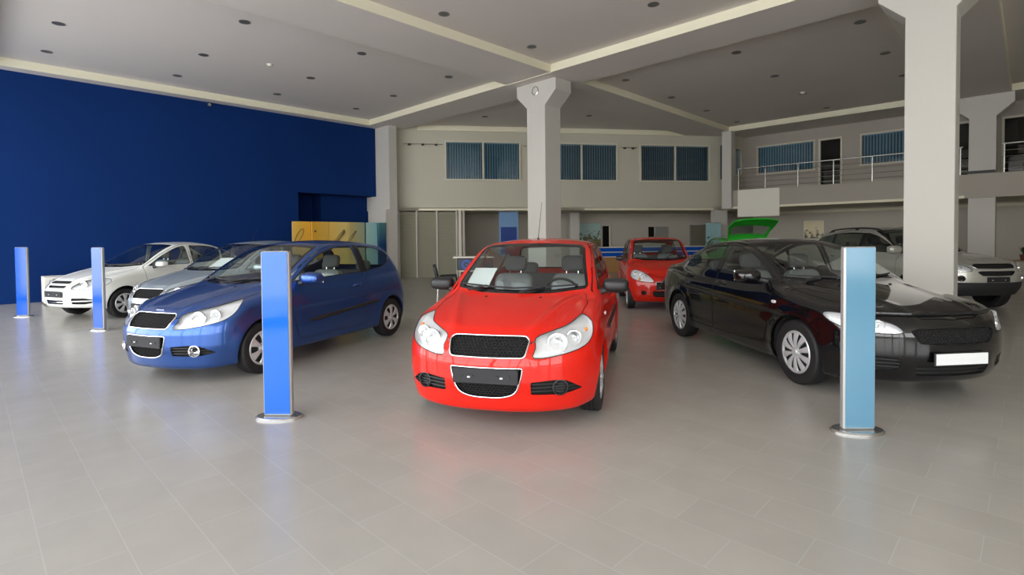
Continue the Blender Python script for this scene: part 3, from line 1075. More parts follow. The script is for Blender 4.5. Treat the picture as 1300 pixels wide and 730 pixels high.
AVEO = dict(
    R=.293, tw=.19, track=.825, fa=1.24, ra=-1.24, arch=.338, belt=.96, cowl=.98, tub_rear=-1.7,
    Xf=[(.08, 1.94), (.16, 1.985), (.3, 2.02), (.42, 2.045), (.52, 2.045), (.60, 2.03), (.70, 1.985), (.78, 1.92)],
    Xr=[(.15, -1.80), (.3, -1.87), (.55, -1.885), (.75, -1.84), (.95, -1.78), (1.1, -1.74)],
    Zt=[(2.05, .67), (1.97, .72), (1.86, .775), (1.7, .83), (1.45, .90), (1.2, .955), (.95, 1.0), (.75, 1.015), (.3, .985), (-.4, .995), (-1.2, 1.03), (-1.6, 1.04), (-1.8, 1.0)],
    Zb=[(-1.9, .26), (-1.6, .20), (-.8, .19), (.8, .18), (1.5, .17), (1.8, .158), (2.05, .158)],
    Wp=[(2.05, .72), (1.8, .785), (1.5, .82), (1.24, .832), (.8, .836), (0, .838), (-.9, .838), (-1.3, .825), (-1.6, .79), (-1.88, .73)],
    Ws=[(.12, -.075), (.2, -.045), (.3, -.018), (.45, 0), (.62, 0), (.8, -.012), (.92, -.035), (1.05, -.07)],
    pf=(.40, 2.6), pr=(.22, 3.2), ct=.085, ks=.075, kf=.13, ku=.045, kg=.085, kr=.10, cr=.055,
    Zr=[(1.0, 1.20), (.5, 1.385), (.2, 1.455), (-.15, 1.495), (-.5, 1.507), (-.9, 1.495), (-1.3, 1.452), (-1.6, 1.39)],
    Xw=[(.6, 1.72), (1.0, 1.01), (1.2, .68), (1.35, .40), (1.44, .22), (1.55, -.05)], cw=.15, sw=.50,
    Xg=[(.6, -1.93), (1.0, -1.80), (1.2, -1.66), (1.4, -1.46), (1.55, -1.25)], cg=.10, sg=.80,
    Wg=[(.6, .80), (.9, .782), (1.0, .762), (1.2, .700), (1.35, .645), (1.45, .605), (1.55, .55)],
    Wgx=[(1.3, -.03), (.6, 0), (-.6, 0), (-1.3, -.035), (-1.7, -.08)],
    ridge=.020, ridge_y=(.30, .60), lines=(((.70, -.03), .02, .006),),
    windshield=round_poly([(-.5, .985), (.35, .99), (.64, 1.02), (.66, 1.05), (.565, 1.40), (.53, 1.43), (.3, 1.448), (-.5, 1.455)], .04),
    rearwin=round_poly([(-.5, 1.06), (.56, 1.07), (.60, 1.12), (.52, 1.36), (.46, 1.39), (-.5, 1.41)], .05),
    grid=None,
)
def aveo_hatch(doors3=True):
    c = dict(AVEO)
    if doors3:
        c['sidewins'] = [('door_front', round_poly([(.74, 1.0), (.42, 1.205), (.12, 1.345), (-.15, 1.405), (-.52, 1.425), (-.60, 1.04)], [.03, .2, .2, .1, .05, .04])),
                         ('body', round_poly([(-.67, 1.42), (-.73, 1.05), (-1.20, 1.09), (-1.43, 1.20), (-1.36, 1.31), (-1.05, 1.395)], [.04, .04, .12, .10, .08, .2]))]
        c['blackouts'] = [('pillar', [(-.57, 1.435), (-.585, 1.025), (-.745, 1.04), (-.655, 1.43)])]
        c['panels'] = [('hood', 'top', [(.90, -.5), (.90, .2), (.86, .45), (.80, .635), (1.10, .685), (1.45, .66), (1.72, .55), (1.92, .34), (1.99, .22), (2.00, .0), (2.00, -.5)]),
                       ('door_front', 90, S(round_poly([(.84, .98), (.80, .60), (.70, .30), (-.52, .30), (-.64, .60), (-.66, 1.0), (-.62, 1.445), (-.15, 1.435), (.14, 1.37), (.45, 1.22)], [.05, .1, .06, .08, .1, .1, .05, .1, .1, .1])))]
        c['handles'] = {'door_front': (-.42, .86)}
    else:
        c['sidewins'] = [('door_front', round_poly([(.74, 1.0), (.42, 1.205), (.12, 1.345), (-.05, 1.395), (-.17, 1.415), (-.20, 1.01)], [.03, .2, .2, .1, .05, .04])),
                         ('door_rear', round_poly([(-.27, 1.42), (-.27, 1.02), (-.98, 1.06), (-1.12, 1.25), (-1.02, 1.38), (-.7, 1.42)], [.04, .04, .05, .06, .08, .2])),
                         ('body', round_poly([(-1.09, 1.08), (-1.34, 1.14), (-1.40, 1.22), (-1.16, 1.34)], .03))]
        c['panels'] = [('hood', 'top', [(.90, -.5), (.90, .2), (.86, .45), (.80, .635), (1.10, .685), (1.45, .66), (1.72, .55), (1.92, .34), (1.99, .22), (2.00, .0), (2.00, -.5)]),
                       ('door_front', 90, S(round_poly([(.84, .98), (.80, .60), (.70, .30), (-.22, .30), (-.235, 1.0), (-.22, 1.44), (-.10, 1.44), (.14, 1.37), (.45, 1.22)], [.05, .1, .06, .04, .1, .05, .1, .1, .1]))),
                       ('door_rear', 90, S(round_poly([(-.245, 1.44), (-.245, .30), (-.80, .30), (-.93, .60), (-1.03, .90), (-1.05, 1.07), (-1.15, 1.25), (-1.05, 1.40), (-.7, 1.44)], [.05, .04, .08, .1, .1, .05, .1, .1, .1])))]
        c['handles'] = {'door_front': (-.08, .86), 'door_rear': (-.86, .88)}
    ang = 38
    c['lamps'] = [('headlight', ang, smooth_poly(lamp_uv(ang, [(1.985, .375, .592), (1.965, .395, .665), (1.94, .42, .732), (1.84, .52, .770), (1.70, .62, .805), (1.54, .71, .848), (1.46, .745, .858), (1.50, .760, .79), (1.58, .755, .715), (1.70, .71, .655), (1.86, .57, .612)]), 3))]
    c['lampbox'] = ((.9, .2, .4), (3, 1.2, 1.0))
    uvb = lamp_uv(ang, [(1.85, .53, .685), (1.72, .63, .715)])
    c['bowls'] = [(uvb[0][0], uvb[0][1], .068), (uvb[1][0], uvb[1][1], .052)]
    uvi = lamp_uv(ang, [(1.56, .72, .76)])
    c['indicators'] = [(uvi[0][0], uvi[0][1], .03)]
    up = round_poly([(-.5, .742), (.295, .742), (.325, .715), (.300, .595), (-.5, .588)], [0, .03, .02, .035, 0])
    lo = round_poly([(-.5, .515), (.285, .520), (.280, .47), (.235, .320), (.12, .285), (-.5, .278)], [0, .015, .05, .06, .1, 0])
    fog = round_poly([(.345, .412), (.50, .425), (.60, .42), (.715, .335), (.58, .305), (.345, .315)], [.01, .05, .05, .02, .05, .01])
    c['holes'] = [('grille', 0, up, dict(depth=.05, obj='upper_grille', hex=.017, chrome=.0075)),
                  ('lgrille', 0, lo, dict(depth=.05, obj='lower_grille', hex=.017, chrome=.0075)),
                  ('fog', 0, fog, dict(depth=.035, obj='fog_recess', two=True, bars=(3, .005, M_black)))]
    c['wipers'] = [((.60, 1.025), (-.02, 1.03), (.10, .99)), ((.0, 1.015), (-.58, 1.03), (-.48, .99))]
    c['wipers'] = [((.56, 1.045), (-.03, 1.02), (.05, .985)), ((-.02, 1.02), (-.60, 1.045), (-.50, .99))]
    return c

def front_details(B, root, fog_mat=None, plate=None, bolts=True):
    """fog lamps, plate holder, emblem bar, washer jets, side repeater"""
    F = B.F
    for s in (1, -1):
        e = bpy.data.objects.new('fog_lamp', None); COL.objects.link(e); e.parent = root; e.empty_display_size = .1
        Ps, G = on_surf(F, 0, [(.555, .362)], 0)
        q = Ps[0]; q[1] *= s
        mb = MB()
        mb.lathe([(.048, -.04), (.048, .0), (.054, .012), (.062, .010), (.064, 0), (.064, -.04)], 32, 'x')
        o = mb.build('fog_ring', M_chrome if fog_mat else M_black, e, smooth=SM); o.location = (q[0]-.006, q[1], q[2]); o.rotation_euler = (0, 0, s*.35)
        mb = MB()
        if fog_mat: mb.lathe([(.001, -.03), (.03, -.024), (.048, .0)], 24, 'x')
        else:
            mb.lathe([(.001, -.02), (.048, -.02)], 24, 'x')
            for i in (-1.5, -.5, .5, 1.5): mb.box((-.006, 0, i*.021), (.01, .088*math.sqrt(max(.1, 1-(i*.021/.048)**2)), .006))
        o = mb.build('fog_face', M_lamp if fog_mat else M_black, e, smooth=SM); o.location = (q[0]-.006, q[1], q[2]); o.rotation_euler = (0, 0, s*.35)

def plate_holder(B, root, z, w=.52, h=.115, m=None, name='plate_holder', tilt=0.0, out=.012, white=False):
    Ps, G = on_surf(B.F, 0, [(0, z)], 0)
    x = Ps[0][0]+out
    e = bpy.data.objects.new(name, None); COL.objects.link(e); e.parent = root; e.empty_display_size = .1
    mb = MB(); mb.box((x-.006, 0, z), (.016, w, h), bev=.004); mb.build('backing', m or M_matt, e)
    mb = MB()
    if white: mb.box((x+.004, 0, z), (.006, w-.02, h-.018), bev=.002); mb.build('blank_plate', M_plate, e)
    else:
        for y in (-.19, -.10, .10, .19):
            mb = MB(); mb.lathe([(.001, .004), (.011, .004), (.012, 0)], 12, 'x', c=(x+.003, y, z)); mb.build('plug', M_black, e)
        for y in (-.13, .13):
            mb = MB(); mb.box((x+.003, y, z-.008), (.006, .022, .012), bev=.002); mb.build('clip', M_paper, e)
    return x

def side_strip(B, root, x0, x1, z0, z1, hh=.028, m=None, name='side_moulding', th=.012):
    """rubbing strip laid along the flank on both sides"""
    for s in (1, -1):
        xs = np.linspace(x0, x1, 26)
        zc = z0+(z1-z0)*(xs-x0)/(x1-x0)
        V = []; F = []
        rows = (-1, -.8, 0, .8, 1); outs = (.0, th*.8, th, th*.8, .0)
        for k, (r, o) in enumerate(zip(rows, outs)):
            tp = np.minimum(1, np.minimum(np.arange(26), 25-np.arange(26))/2.0+.15)
            P, G = on_surf(B.F, 90, S([(x, z+r*hh*t) for x, z, t in zip(xs, zc, tp)]), 0.0, s)
            P = P+G*(o*tp[:, None])
            V += [tuple(p) for p in P]
        for k in range(4):
            for i in range(25): F.append((k*26+i, k*26+i+1, k*26+26+i+1, k*26+26+i))
        mesh_obj(name, V, F, m or M_black, root, smooth=True)

def antenna(root, B, x, L=.36, lean=-35):
    P, G = on_surf(B.F, 'top', [(x, 0)], 0)
    p = P[0]; a = math.radians(lean)
    mb = MB(); mb.lathe([(.014, 0), (.014, .008), (.008, .022), (.001, .024)], 14, 'z', c=tuple(p))
    mb.tube([tuple(p+np.array([0, 0, .01])), (p[0]+L*math.sin(a), 0, p[2]+L*math.cos(a))], [.0035, .002], 6)
    mb.build('antenna', M_black, root, smooth=SM)
# ------------------------------------------------------------------ the showroom
AZ = math.radians(44.3)
RZ = math.radians(45.7)                      # the building's own axes: a = away to the right, b = away to the left
def ab(a, b, z=0.0):
    return (a*math.sin(AZ)-b*math.cos(AZ), a*math.cos(AZ)+b*math.sin(AZ), z)

ZB, ZC = 5.75, 5.95
M_plaster = mat('ceiling_plaster', srgb(228, 222, 216), rough=.9, noise=(.8, .03))
M_cream = mat('cream_coving', srgb(236, 232, 208), rough=.6)
M_wall = mat('wall_paint', srgb(200, 197, 180), rough=.85, noise=(.7, .03), bump=(40, .04))
M_column = mat('column_paint', srgb(202, 200, 193), rough=.8, noise=(.9, .025))
M_blue = mat('blue_wall_paint', srgb(4, 44, 104), rough=.85, noise=(.5, .10), bump=(30, .06), spec=.2)
M_frame = mat('window_frame_paint', srgb(214, 210, 192), rough=.45)
M_white = mat('white_board', srgb(240, 238, 226), rough=.6)
M_alu = mat('aluminium', (.44, .45, .44, 1), rough=.48, metal=.6)
M_steel = mat('brushed_steel', (.66, .66, .64, 1), rough=.25, metal=.95)
M_blind = mat('blind_fabric', srgb(190, 212, 224), rough=.8)
M_dark = mat('dark_backing', (.012, .012, .014, 1), rough=.9)
M_win = glass_mat('blue_window_glass', (.74, .86, .91, 1), 1.6)
M_clear = glass_mat('clear_glass', (.93, .96, .95, 1), 1.0)
M_dkgrey = mat('dark_grey_band', (.05, .05, .05, 1), rough=.6)

def tile_floor():
    m = bpy.data.materials.new('porcelain_tiles'); m.use_nodes = True
    nt = m.node_tree; b = nt.nodes['Principled BSDF']
    tc = nt.nodes.new('ShaderNodeTexCoord'); sp = nt.nodes.new('ShaderNodeSeparateXYZ'); cb = nt.nodes.new('ShaderNodeCombineXYZ')
    nt.links.new(tc.outputs['Object'], sp.inputs[0])
    ad = nt.nodes.new('ShaderNodeMath'); ad.operation = 'ADD'; ad.inputs[1].default_value = 60-.215
    nt.links.new(sp.outputs['X'], ad.inputs[0])
    ad2 = nt.nodes.new('ShaderNodeMath'); ad2.operation = 'ADD'; ad2.inputs[1].default_value = 60.15
    nt.links.new(sp.outputs['Y'], ad2.inputs[0])
    nt.links.new(ad2.outputs[0], cb.inputs['X']); nt.links.new(ad.outputs[0], cb.inputs['Y'])
    br = nt.nodes.new('ShaderNodeTexBrick')
    br.offset = .5
    br.inputs['Scale'].default_value = 1.0
    br.inputs['Brick Width'].default_value = .6; br.inputs['Row Height'].default_value = .3
    br.inputs['Mortar Size'].default_value = .0032; br.inputs['Mortar Smooth'].default_value = .3
    br.inputs['Bias'].default_value = 0.0
    base = srgb(166, 162, 154)
    br.inputs['Color1'].default_value = tuple(v*.975 for v in base[:3])+(1,)
    br.inputs['Color2'].default_value = tuple(v*1.015 for v in base[:3])+(1,)
    br.inputs['Mortar'].default_value = srgb(172, 170, 166)
    nt.links.new(cb.outputs[0], br.inputs['Vector'])
    n = nt.nodes.new('ShaderNodeTexNoise'); n.inputs['Scale'].default_value = 3.5; n.inputs['Detail'].default_value = 6
    nt.links.new(tc.outputs['Object'], n.inputs['Vector'])
    mx = nt.nodes.new('ShaderNodeMix'); mx.data_type = 'RGBA'; mx.blend_type = 'MULTIPLY'; mx.inputs['Factor'].default_value = .5
    cr = nt.nodes.new('ShaderNodeMapRange'); cr.inputs['To Min'].default_value = .82; cr.inputs['To Max'].default_value = 1.15
    nt.links.new(n.outputs['Fac'], cr.inputs['Value'])
    nt.links.new(br.outputs['Color'], mx.inputs['A']); nt.links.new(cr.outputs[0], mx.inputs['B'])
    nt.links.new(mx.outputs['Result'], b.inputs['Base Color'])
    r = nt.nodes.new('ShaderNodeMapRange'); r.inputs['To Min'].default_value = .215; r.inputs['To Max'].default_value = .265
    nt.links.new(n.outputs['Fac'], r.inputs['Value']); nt.links.new(r.outputs[0], b.inputs['Roughness'])
    b.inputs['Specular IOR Level'].default_value = .4
    return m

A0, A1, B0 = -3.6, 30.0, -9.0       # facade behind the viewer, depth, right side
mesh_obj('floor', [(A0, B0, 0), (A1, B0, 0), (A1, 20.5, 0), (A0, 20.5, 0)], [(0, 1, 2, 3)], tile_floor(), rz=RZ)['kind'] = 'structure'
mesh_obj('ground', [(A0-60, -70, -.12), (A0, -70, -.12), (A0, 80, -.12), (A0-60, 80, -.12)], [(0, 1, 2, 3)], mat('bounce_paving', (.60, .585, .56, 1), .8), rz=RZ)['kind'] = 'structure'  # unseen paving, added bright to bounce light into the hall

# ceiling: recessed fields edged with cream coving
def ceiling():
    al = [A0, -.85, .40, 10.57, 11.87, 21.80, 23.4, A1]
    bl = [B0, -7.95, -6.4, .47, 2.02, 8.87, 10.42, 17.66, 18.4, 20.5]
    ra = {(1-0): 0}
    ac = [False, False, True, False, True, False, False]        # field or beam between successive a lines
    ac = [True, False, True, False, True, False, False]
    bc = [True, False, True, False, True, False, True, False, False]
    V = []; F = []; MI = []
    def q(pts, mi):
        n = len(V); V.extend(pts); F.append((n, n+1, n+2, n+3)); MI.append(mi)
    for i in range(len(al)-1):
        for j in range(len(bl)-1):
            rec = ac[i] and bc[j]
            z = ZC if rec else ZB
            a0, a1, b0, b1 = al[i], al[i+1], bl[j], bl[j+1]
            q([(a0, b0, z), (a0, b1, z), (a1, b1, z), (a1, b0, z)], 0)
            if rec:
                e = .02
                for (p, r, ox, oy) in (((a0, b0), (a0, b1), 1, 0), ((a1, b0), (a1, b1), -1, 0), ((a0, b0), (a1, b0), 0, 1), ((a0, b1), (a1, b1), 0, -1)):
                    # a proud cream strip with its own thickness
                    x0, y0 = p; x1, y1 = r
                    q([(x0+ox*e, y0+oy*e, ZB), (x1+ox*e, y1+oy*e, ZB), (x1+ox*e, y1+oy*e, ZC), (x0+ox*e, y0+oy*e, ZC)], 1)
                    q([(x0, y0, ZB), (x1, y1, ZB), (x1+ox*e, y1+oy*e, ZB), (x0+ox*e, y0+oy*e, ZB)], 1)
    o = mesh_obj('ceiling', V, F, [M_plaster, M_cream], rz=RZ)
    o.data.polygons.foreach_set('material_index', MI)
    o['kind'] = 'structure'
    mb = MB(); mb.box((13.2, 5.7, 6.15), (34, 30, .2)); tag(mb.build('roof', M_plaster, rz=RZ), kind='structure')
    mb = MB(); mb.box((10.56, 9.64, ZB-.004), (.03, 1.6, .018)); tag(mb.build('trim_1', M_cream, rz=RZ), kind='structure')
ceiling()

# blue wall with its low alcove
mb = MB()
def wq(mb, pts): mb.add(pts, [(0, 1, 2, 3)])
bw = 18.04
wq(mb, [(A0, bw, 0), (7.99, bw, 0), (7.99, bw, ZB), (A0, bw, ZB)])
wq(mb, [(7.99, bw, 3.16), (11.03, bw, 3.16), (11.03, bw, ZB), (7.99, bw, ZB)])
wq(mb, [(7.99, bw, 3.16), (11.03, bw, 3.16), (11.03, bw+.35, 3.16), (7.99, bw+.35, 3.16)])
wq(mb, [(11.03, bw, 3.16), (11.03, bw+.2, 3.16), (11.03, bw+.2, ZB), (11.03, bw, ZB)])
wq(mb, [(7.99, bw, 0), (7.99, bw+1.4, 0), (7.99, bw+1.4, 3.2), (7.99, bw, 3.2)])
wq(mb, [(7.99, bw+1.4, 0), (9.15, bw+1.4, 0), (9.15, bw+1.4, 3.2), (7.99, bw+1.4, 3.2)])
wq(mb, [(9.15, bw+1.4, 0), (9.15, bw+.7, 0), (9.15, bw+.7, 3.2), (9.15, bw+1.4, 3.2)])
wq(mb, [(9.15, bw+.7, 0), (12, bw+.7, 0), (12, bw+.7, 3.2), (9.15, bw+.7, 3.2)])
wq(mb, [(7.99, bw+.35, 3.16), (12, bw+.35, 3.16), (12, bw+1.4, 3.16), (7.99, bw+1.4, 3.16)])
tag(mb.build('wall_left', M_blue, rz=RZ), kind='structure')

# corner pier between the blue wall and the window wall
mb = MB(); mb.box((11.22, 18.0, (2.62+ZB)/2), (.34, 1.72, ZB-2.62)); mb.box((11.09, 17.70, 1.31), (.50, 1.22, 2.62))
tag(mb.build('column', M_column, rz=RZ), kind='structure')

def pier(a, b, s, wing, z0=0.0, ztop=ZB, name='column', zw=.30, zc=.36):
    """square pier whose head steps out on both sides along b"""
    mb = MB()
    h = s/2; c = .012
    prof = [(-h, z0), (-h, ztop-zw-zc), (-h-wing, ztop-zw), (-h-wing, ztop), (h+wing, ztop), (h+wing, ztop-zw), (h, ztop-zw-zc), (h, z0)]
    V = []
    for aa in (a-h, a+h):
        V += [(aa, b+u, z) for u, z in prof]
    n = len(prof)
    F = [(0, 1, 6, 7), (1, 2, 5, 6), (2, 3, 4, 5)]
    F += [tuple(n+i for i in f[::-1]) for f in F]
    F += [(i, (i+1) % n, n+(i+1) % n, n+i) for i in range(n)]
    mb.add(V, F)
    o = mb.build(name, M_column, rz=RZ)
    o['kind'] = 'structure'
    md = o.modifiers.new('edge', 'BEVEL'); md.width = .012; md.segments = 2; md.limit_method = 'ANGLE'
    return o
pier(11.27, 9.72, .66, .38)
pier(11.27, 1.20, .66, .38)
pier(22.20, 1.10, .64, .40)
# round plaque on the head of the middle pier
e = empty('wall_plaque', ab(10.935, 9.72, ZB-.23), RZ, 'round metal plaque with a diagonal bar on the middle pier head', 'plaque')
mb = MB(); mb.lathe([(.115, .0), (.12, -.015), (.10, -.02), (.095, -.012)], 28, 'x'); mb.build('rim', M_steel, e, smooth=SM)
mb = MB(); mb.lathe([(.001, -.008), (.097, -.008)], 28, 'x'); mb.box((-.012, 0, 0), (.012, .03, .19), rx=.7); mb.build('face', M_column, e, smooth=SM)

# window wall across the cut corner; t runs along it
W0 = Vector((-4.48, 20.67, 0)); W1 = Vector((9.02, 22.80, 0))
WU = (W1-W0).normalized(); WN = Vector((-WU.y, WU.x, 0)); WR = math.atan2(WU.y, WU.x)
WL = (W1-W0).length
def wallmesh(name, holes, x0, x1, z0, z1, th, m, origin, rz, mat_extra=None):
    """wall slab along x with rectangular openings (x0,x1,z0,z1)"""
    xs = sorted({x0, x1, *[h[0] for h in holes], *[h[1] for h in holes]})
    zs = sorted({z0, z1, *[h[2] for h in holes], *[h[3] for h in holes]})
    mb = MB()
    inh = lambda x, z: any(h[0] < x < h[1] and h[2] < z < h[3] for h in holes)
    for i in range(len(xs)-1):
        for j in range(len(zs)-1):
            if inh((xs[i]+xs[i+1])/2, (zs[j]+zs[j+1])/2): continue
            a, b, c, d = xs[i], xs[i+1], zs[j], zs[j+1]
            for y in (0, th): mb.add([(a, y, c), (b, y, c), (b, y, d), (a, y, d)], [(0, 1, 2, 3)])
    for h in holes:
        a, b, c, d = h
        for p in (((a, c), (a, d)), ((b, c), (b, d)), ((a, c), (b, c)), ((a, d), (b, d))):
            mb.add([(p[0][0], 0, p[0][1]), (p[1][0], 0, p[1][1]), (p[1][0], th, p[1][1]), (p[0][0], th, p[0][1])], [(0, 1, 2, 3)])
    for x in (x0, x1): mb.add([(x, 0, z0), (x, th, z0), (x, th, z1), (x, 0, z1)], [(0, 1, 2, 3)])
    for z in (z0, z1): mb.add([(x0, 0, z), (x1, 0, z), (x1, th, z), (x0, th, z)], [(0, 1, 2, 3)])
    o = mb.build(name, m, loc=origin, rz=rz); o['kind'] = 'structure'
    return o
wins = [(1.90, 4.92, 3.80, 5.36), (5.90, 8.99, 3.80, 5.36), (9.95, 13.09, 3.80, 5.36)]
wallmesh('wall_back', wins, 0, WL+.1, 2.62, ZC, .22, M_wall, W0, WR)
NWIN = [0]
def window(x0, x1, z0, z1, origin, rz, panes=2, blind=True, depth=.05, slat_tilt=.5, dark=True, glass=None, seed=0):
    NWIN[0] += 1
    e = bpy.data.objects.new('window_%d' % NWIN[0], None); COL.objects.link(e); e['kind'] = 'structure'
    e.location = origin; e.rotation_euler = (0, 0, rz); e.empty_display_size = .2
    fw = .06
    mb = MB()
    mb.box(((x0+x1)/2, -.01, z1), (x1-x0+fw, .10, fw), bev=.006); mb.box(((x0+x1)/2, -.015, z0), (x1-x0+fw+.04, .13, fw), bev=.006)
    mb.box((x0, -.01, (z0+z1)/2), (fw, .10, z1-z0), bev=.006); mb.box((x1, -.01, (z0+z1)/2), (fw, .10, z1-z0), bev=.006)
    mb.build('window_frame', M_frame, e)
    for i in range(1, panes):
        x = x0+(x1-x0)*i/panes
        mb = MB(); mb.box((x, -.005, (z0+z1)/2), (.07, .08, z1-z0), bev=.006); mb.build('mullion', M_frame, e)
    for i in range(panes):
        a = x0+(x1-x0)*i/panes+.035; b = x0+(x1-x0)*(i+1)/panes-.035
        mb = MB(); mb.box(((a+b)/2, .03, (z0+z1)/2), (b-a, .006, z1-z0-.06)); mb.build('pane', glass or M_win, e)
        if blind:
            mb = MB(); r = random.Random(seed+i)
            n = int((b-a)/.098)
            for k in range(n):
                mb.box((a+(b-a)*(k+.5)/n, .12, (z0+z1)/2), (.070, .004, z1-z0-.04), rz=slat_tilt+r.uniform(-.06, .06))
            mb.box(((a+b)/2, .12, z1-.03), (b-a, .03, .04))
            mb.build('vertical_blind', M_blind, e)
    if dark:
        mb = MB(); mb.box(((x0+x1)/2, .50, (z0+z1)/2), (x1-x0+.3, .02, z1-z0+.3)); mb.build('room_behind', M_roomback, e)
    return e
M_roomback = mat('room_behind_windows', srgb(60, 84, 100), rough=.9)
for i, w_ in enumerate(wins): window(w_[0]+.03, w_[1]-.03, w_[2]+.03, w_[3]-.03, W0, WR, 2, seed=i*7, slat_tilt=(.55, .7, .95)[i])
# cream strips top and bottom
mb = MB(); mb.box((6.95, -.05, ZB+.09), (12.2, .06, .20)); tag(mb.build('trim_2', M_cream, loc=W0, rz=WR), kind='structure')
mb = MB(); mb.box(((.84+5.9)/2+.35, -.015, 2.66), (5.7, .08, .085)); tag(mb.build('trim_3', M_cream, loc=W0, rz=WR), kind='structure')
mb = MB(); mb.box(((7.56+13.23)/2, -.015, 2.66), (5.67, .08, .085)); tag(mb.build('trim_4', M_cream, loc=W0, rz=WR), kind='structure')
# soffit under the upper floor and the walls below
mb = MB(); mb.box((WL/2+2.2, 2.6, 2.68), (WL+4.2, 5.2, .12)); tag(mb.build('ceiling_lower', M_wall, loc=W0, rz=WR), kind='structure')
M_wall2 = mat('rear_wall_paint', srgb(196, 190, 178), rough=.85, noise=(.8, .03))
wallmesh('wall_rear_ground', [(9.34, 9.72, 0, 2.04), (11.62, 11.97, 1.23, 1.99)], -1, WL+5, 0, 2.64, .15, M_wall2, W0+WN*3.0, WR)
mb = MB(); mb.box((9.53, .5, 1.05), (.8, .02, 2.3)); mb.box((11.8, .4, 1.6), (.6, .02, 1.2)); tag(mb.build('wall_dark_backing', M_dark, loc=W0+WN*3.0, rz=WR), kind='structure')  # near-black sheets paint the darkness beyond the doorway and small opening
mb = MB(); mb.box((9.70, -.02, 1.02), (.10, .05, 2.06), bev=.01); tag(mb.build('trim_5', M_frame, loc=W0+WN*3.0, rz=WR), kind='structure')
mb = MB(); mb.box((2.60, 1.55, 1.31), (.10, 3.1, 2.62)); tag(mb.build('wall_partition', M_wall2, loc=W0, rz=WR), kind='structure')
# piers below the window wall
mb = MB(); mb.box((13.62, .18, 1.31), (.60, .3, 2.62)); tag(mb.build('column', M_column, loc=W0, rz=WR), kind='structure')
mb = MB(); mb.box((7.70, 2.1, 1.31), (.42, .3, 2.62)); tag(mb.build('column', M_column, loc=W0, rz=WR), kind='structure')
# pier at the end of the window wall
mb = MB(); mb.box((21.76, 8.86, 2.875+1.31), (.37, .38, 3.13)); tag(mb.build('column', M_column, rz=RZ), kind='structure')

# roller-louvre partition left of the lower opening
M_louv = mat('louvre_metal', srgb(140, 138, 118), rough=.55, metal=.1)
e = empty('louvre_partition', W0, WR, 'three tall panels of grey green horizontal louvres beneath the window wall', 'partition')
for a, b in ((.10, .77), (.77, 1.56), (1.56, 2.33)):
    mb = MB()
    for k in range(21):
        mb.box(((a+b)/2, .06, .06+k*.122), (b-a-.05, .014, .126), rx=-.22)
    mb.build('louvre_panel', M_louv, e)
for x in (.10, .77, 1.56, 2.33):
    mb = MB(); mb.box((x, .03, 1.31), (.06, .06, 2.62), bev=.005); mb.build('post', M_column, e)
mb = MB(); mb.box((2.46, .0, 1.31), (.12, .14, 2.62), bev=.01); mb.build('jamb', M_frame, e)

M_wallg = mat('grey_wall_paint', srgb(176, 170, 160), rough=.85, noise=(.7, .03))
# balcony on the right
BA = 21.9
wallmesh('wall_balcony_front', [], 8.74-18, 8.74, 2.62, 3.35, .12, M_wallg, ab(BA, 0), RZ+PI/2).location = ab(BA+.0, 0)
mb = MB(); mb.box((23.75, -.2, 3.30), (3.7, 18, .10)); tag(mb.build('floor_balcony', M_wallg, rz=RZ), kind='structure')
mb = MB(); mb.box((23.75, -.2, 2.68), (3.7, 18, .10)); tag(mb.build('ceiling_under_balcony', M_wall, rz=RZ), kind='structure')
mb = MB(); mb.box((BA-.13, 5.1, 2.655), (.06, 7.2, .085)); tag(mb.build('trim_6', M_cream, rz=RZ), kind='structure')
# balcony rear wall: x runs along -b so the front faces the hall
BW = 23.6
def bwx(b): return 9.2-b
holesB = [(bwx(8.39), bwx(6.16), 4.09, 5.30), (bwx(6.02), bwx(5.23), 3.35, 5.28), (bwx(4.64), bwx(2.45), 4.09, 5.30), (bwx(2.05), bwx(1.25), 3.35, 5.28), (bwx(.70), bwx(-1.60), 3.35, 5.28)]
OB = ab(BW, 9.2); RB = RZ-PI/2
wallmesh('wall_right', holesB, 0, 18, 3.35, ZC, .2, M_wallg, OB, RB)
window(bwx(8.39)+.03, bwx(6.16)-.03, 4.12, 5.27, OB, RB, 1, seed=31, slat_tilt=.9)
window(bwx(4.64)+.03, bwx(2.45)-.03, 4.12, 5.27, OB, RB, 1, seed=37, slat_tilt=.9)
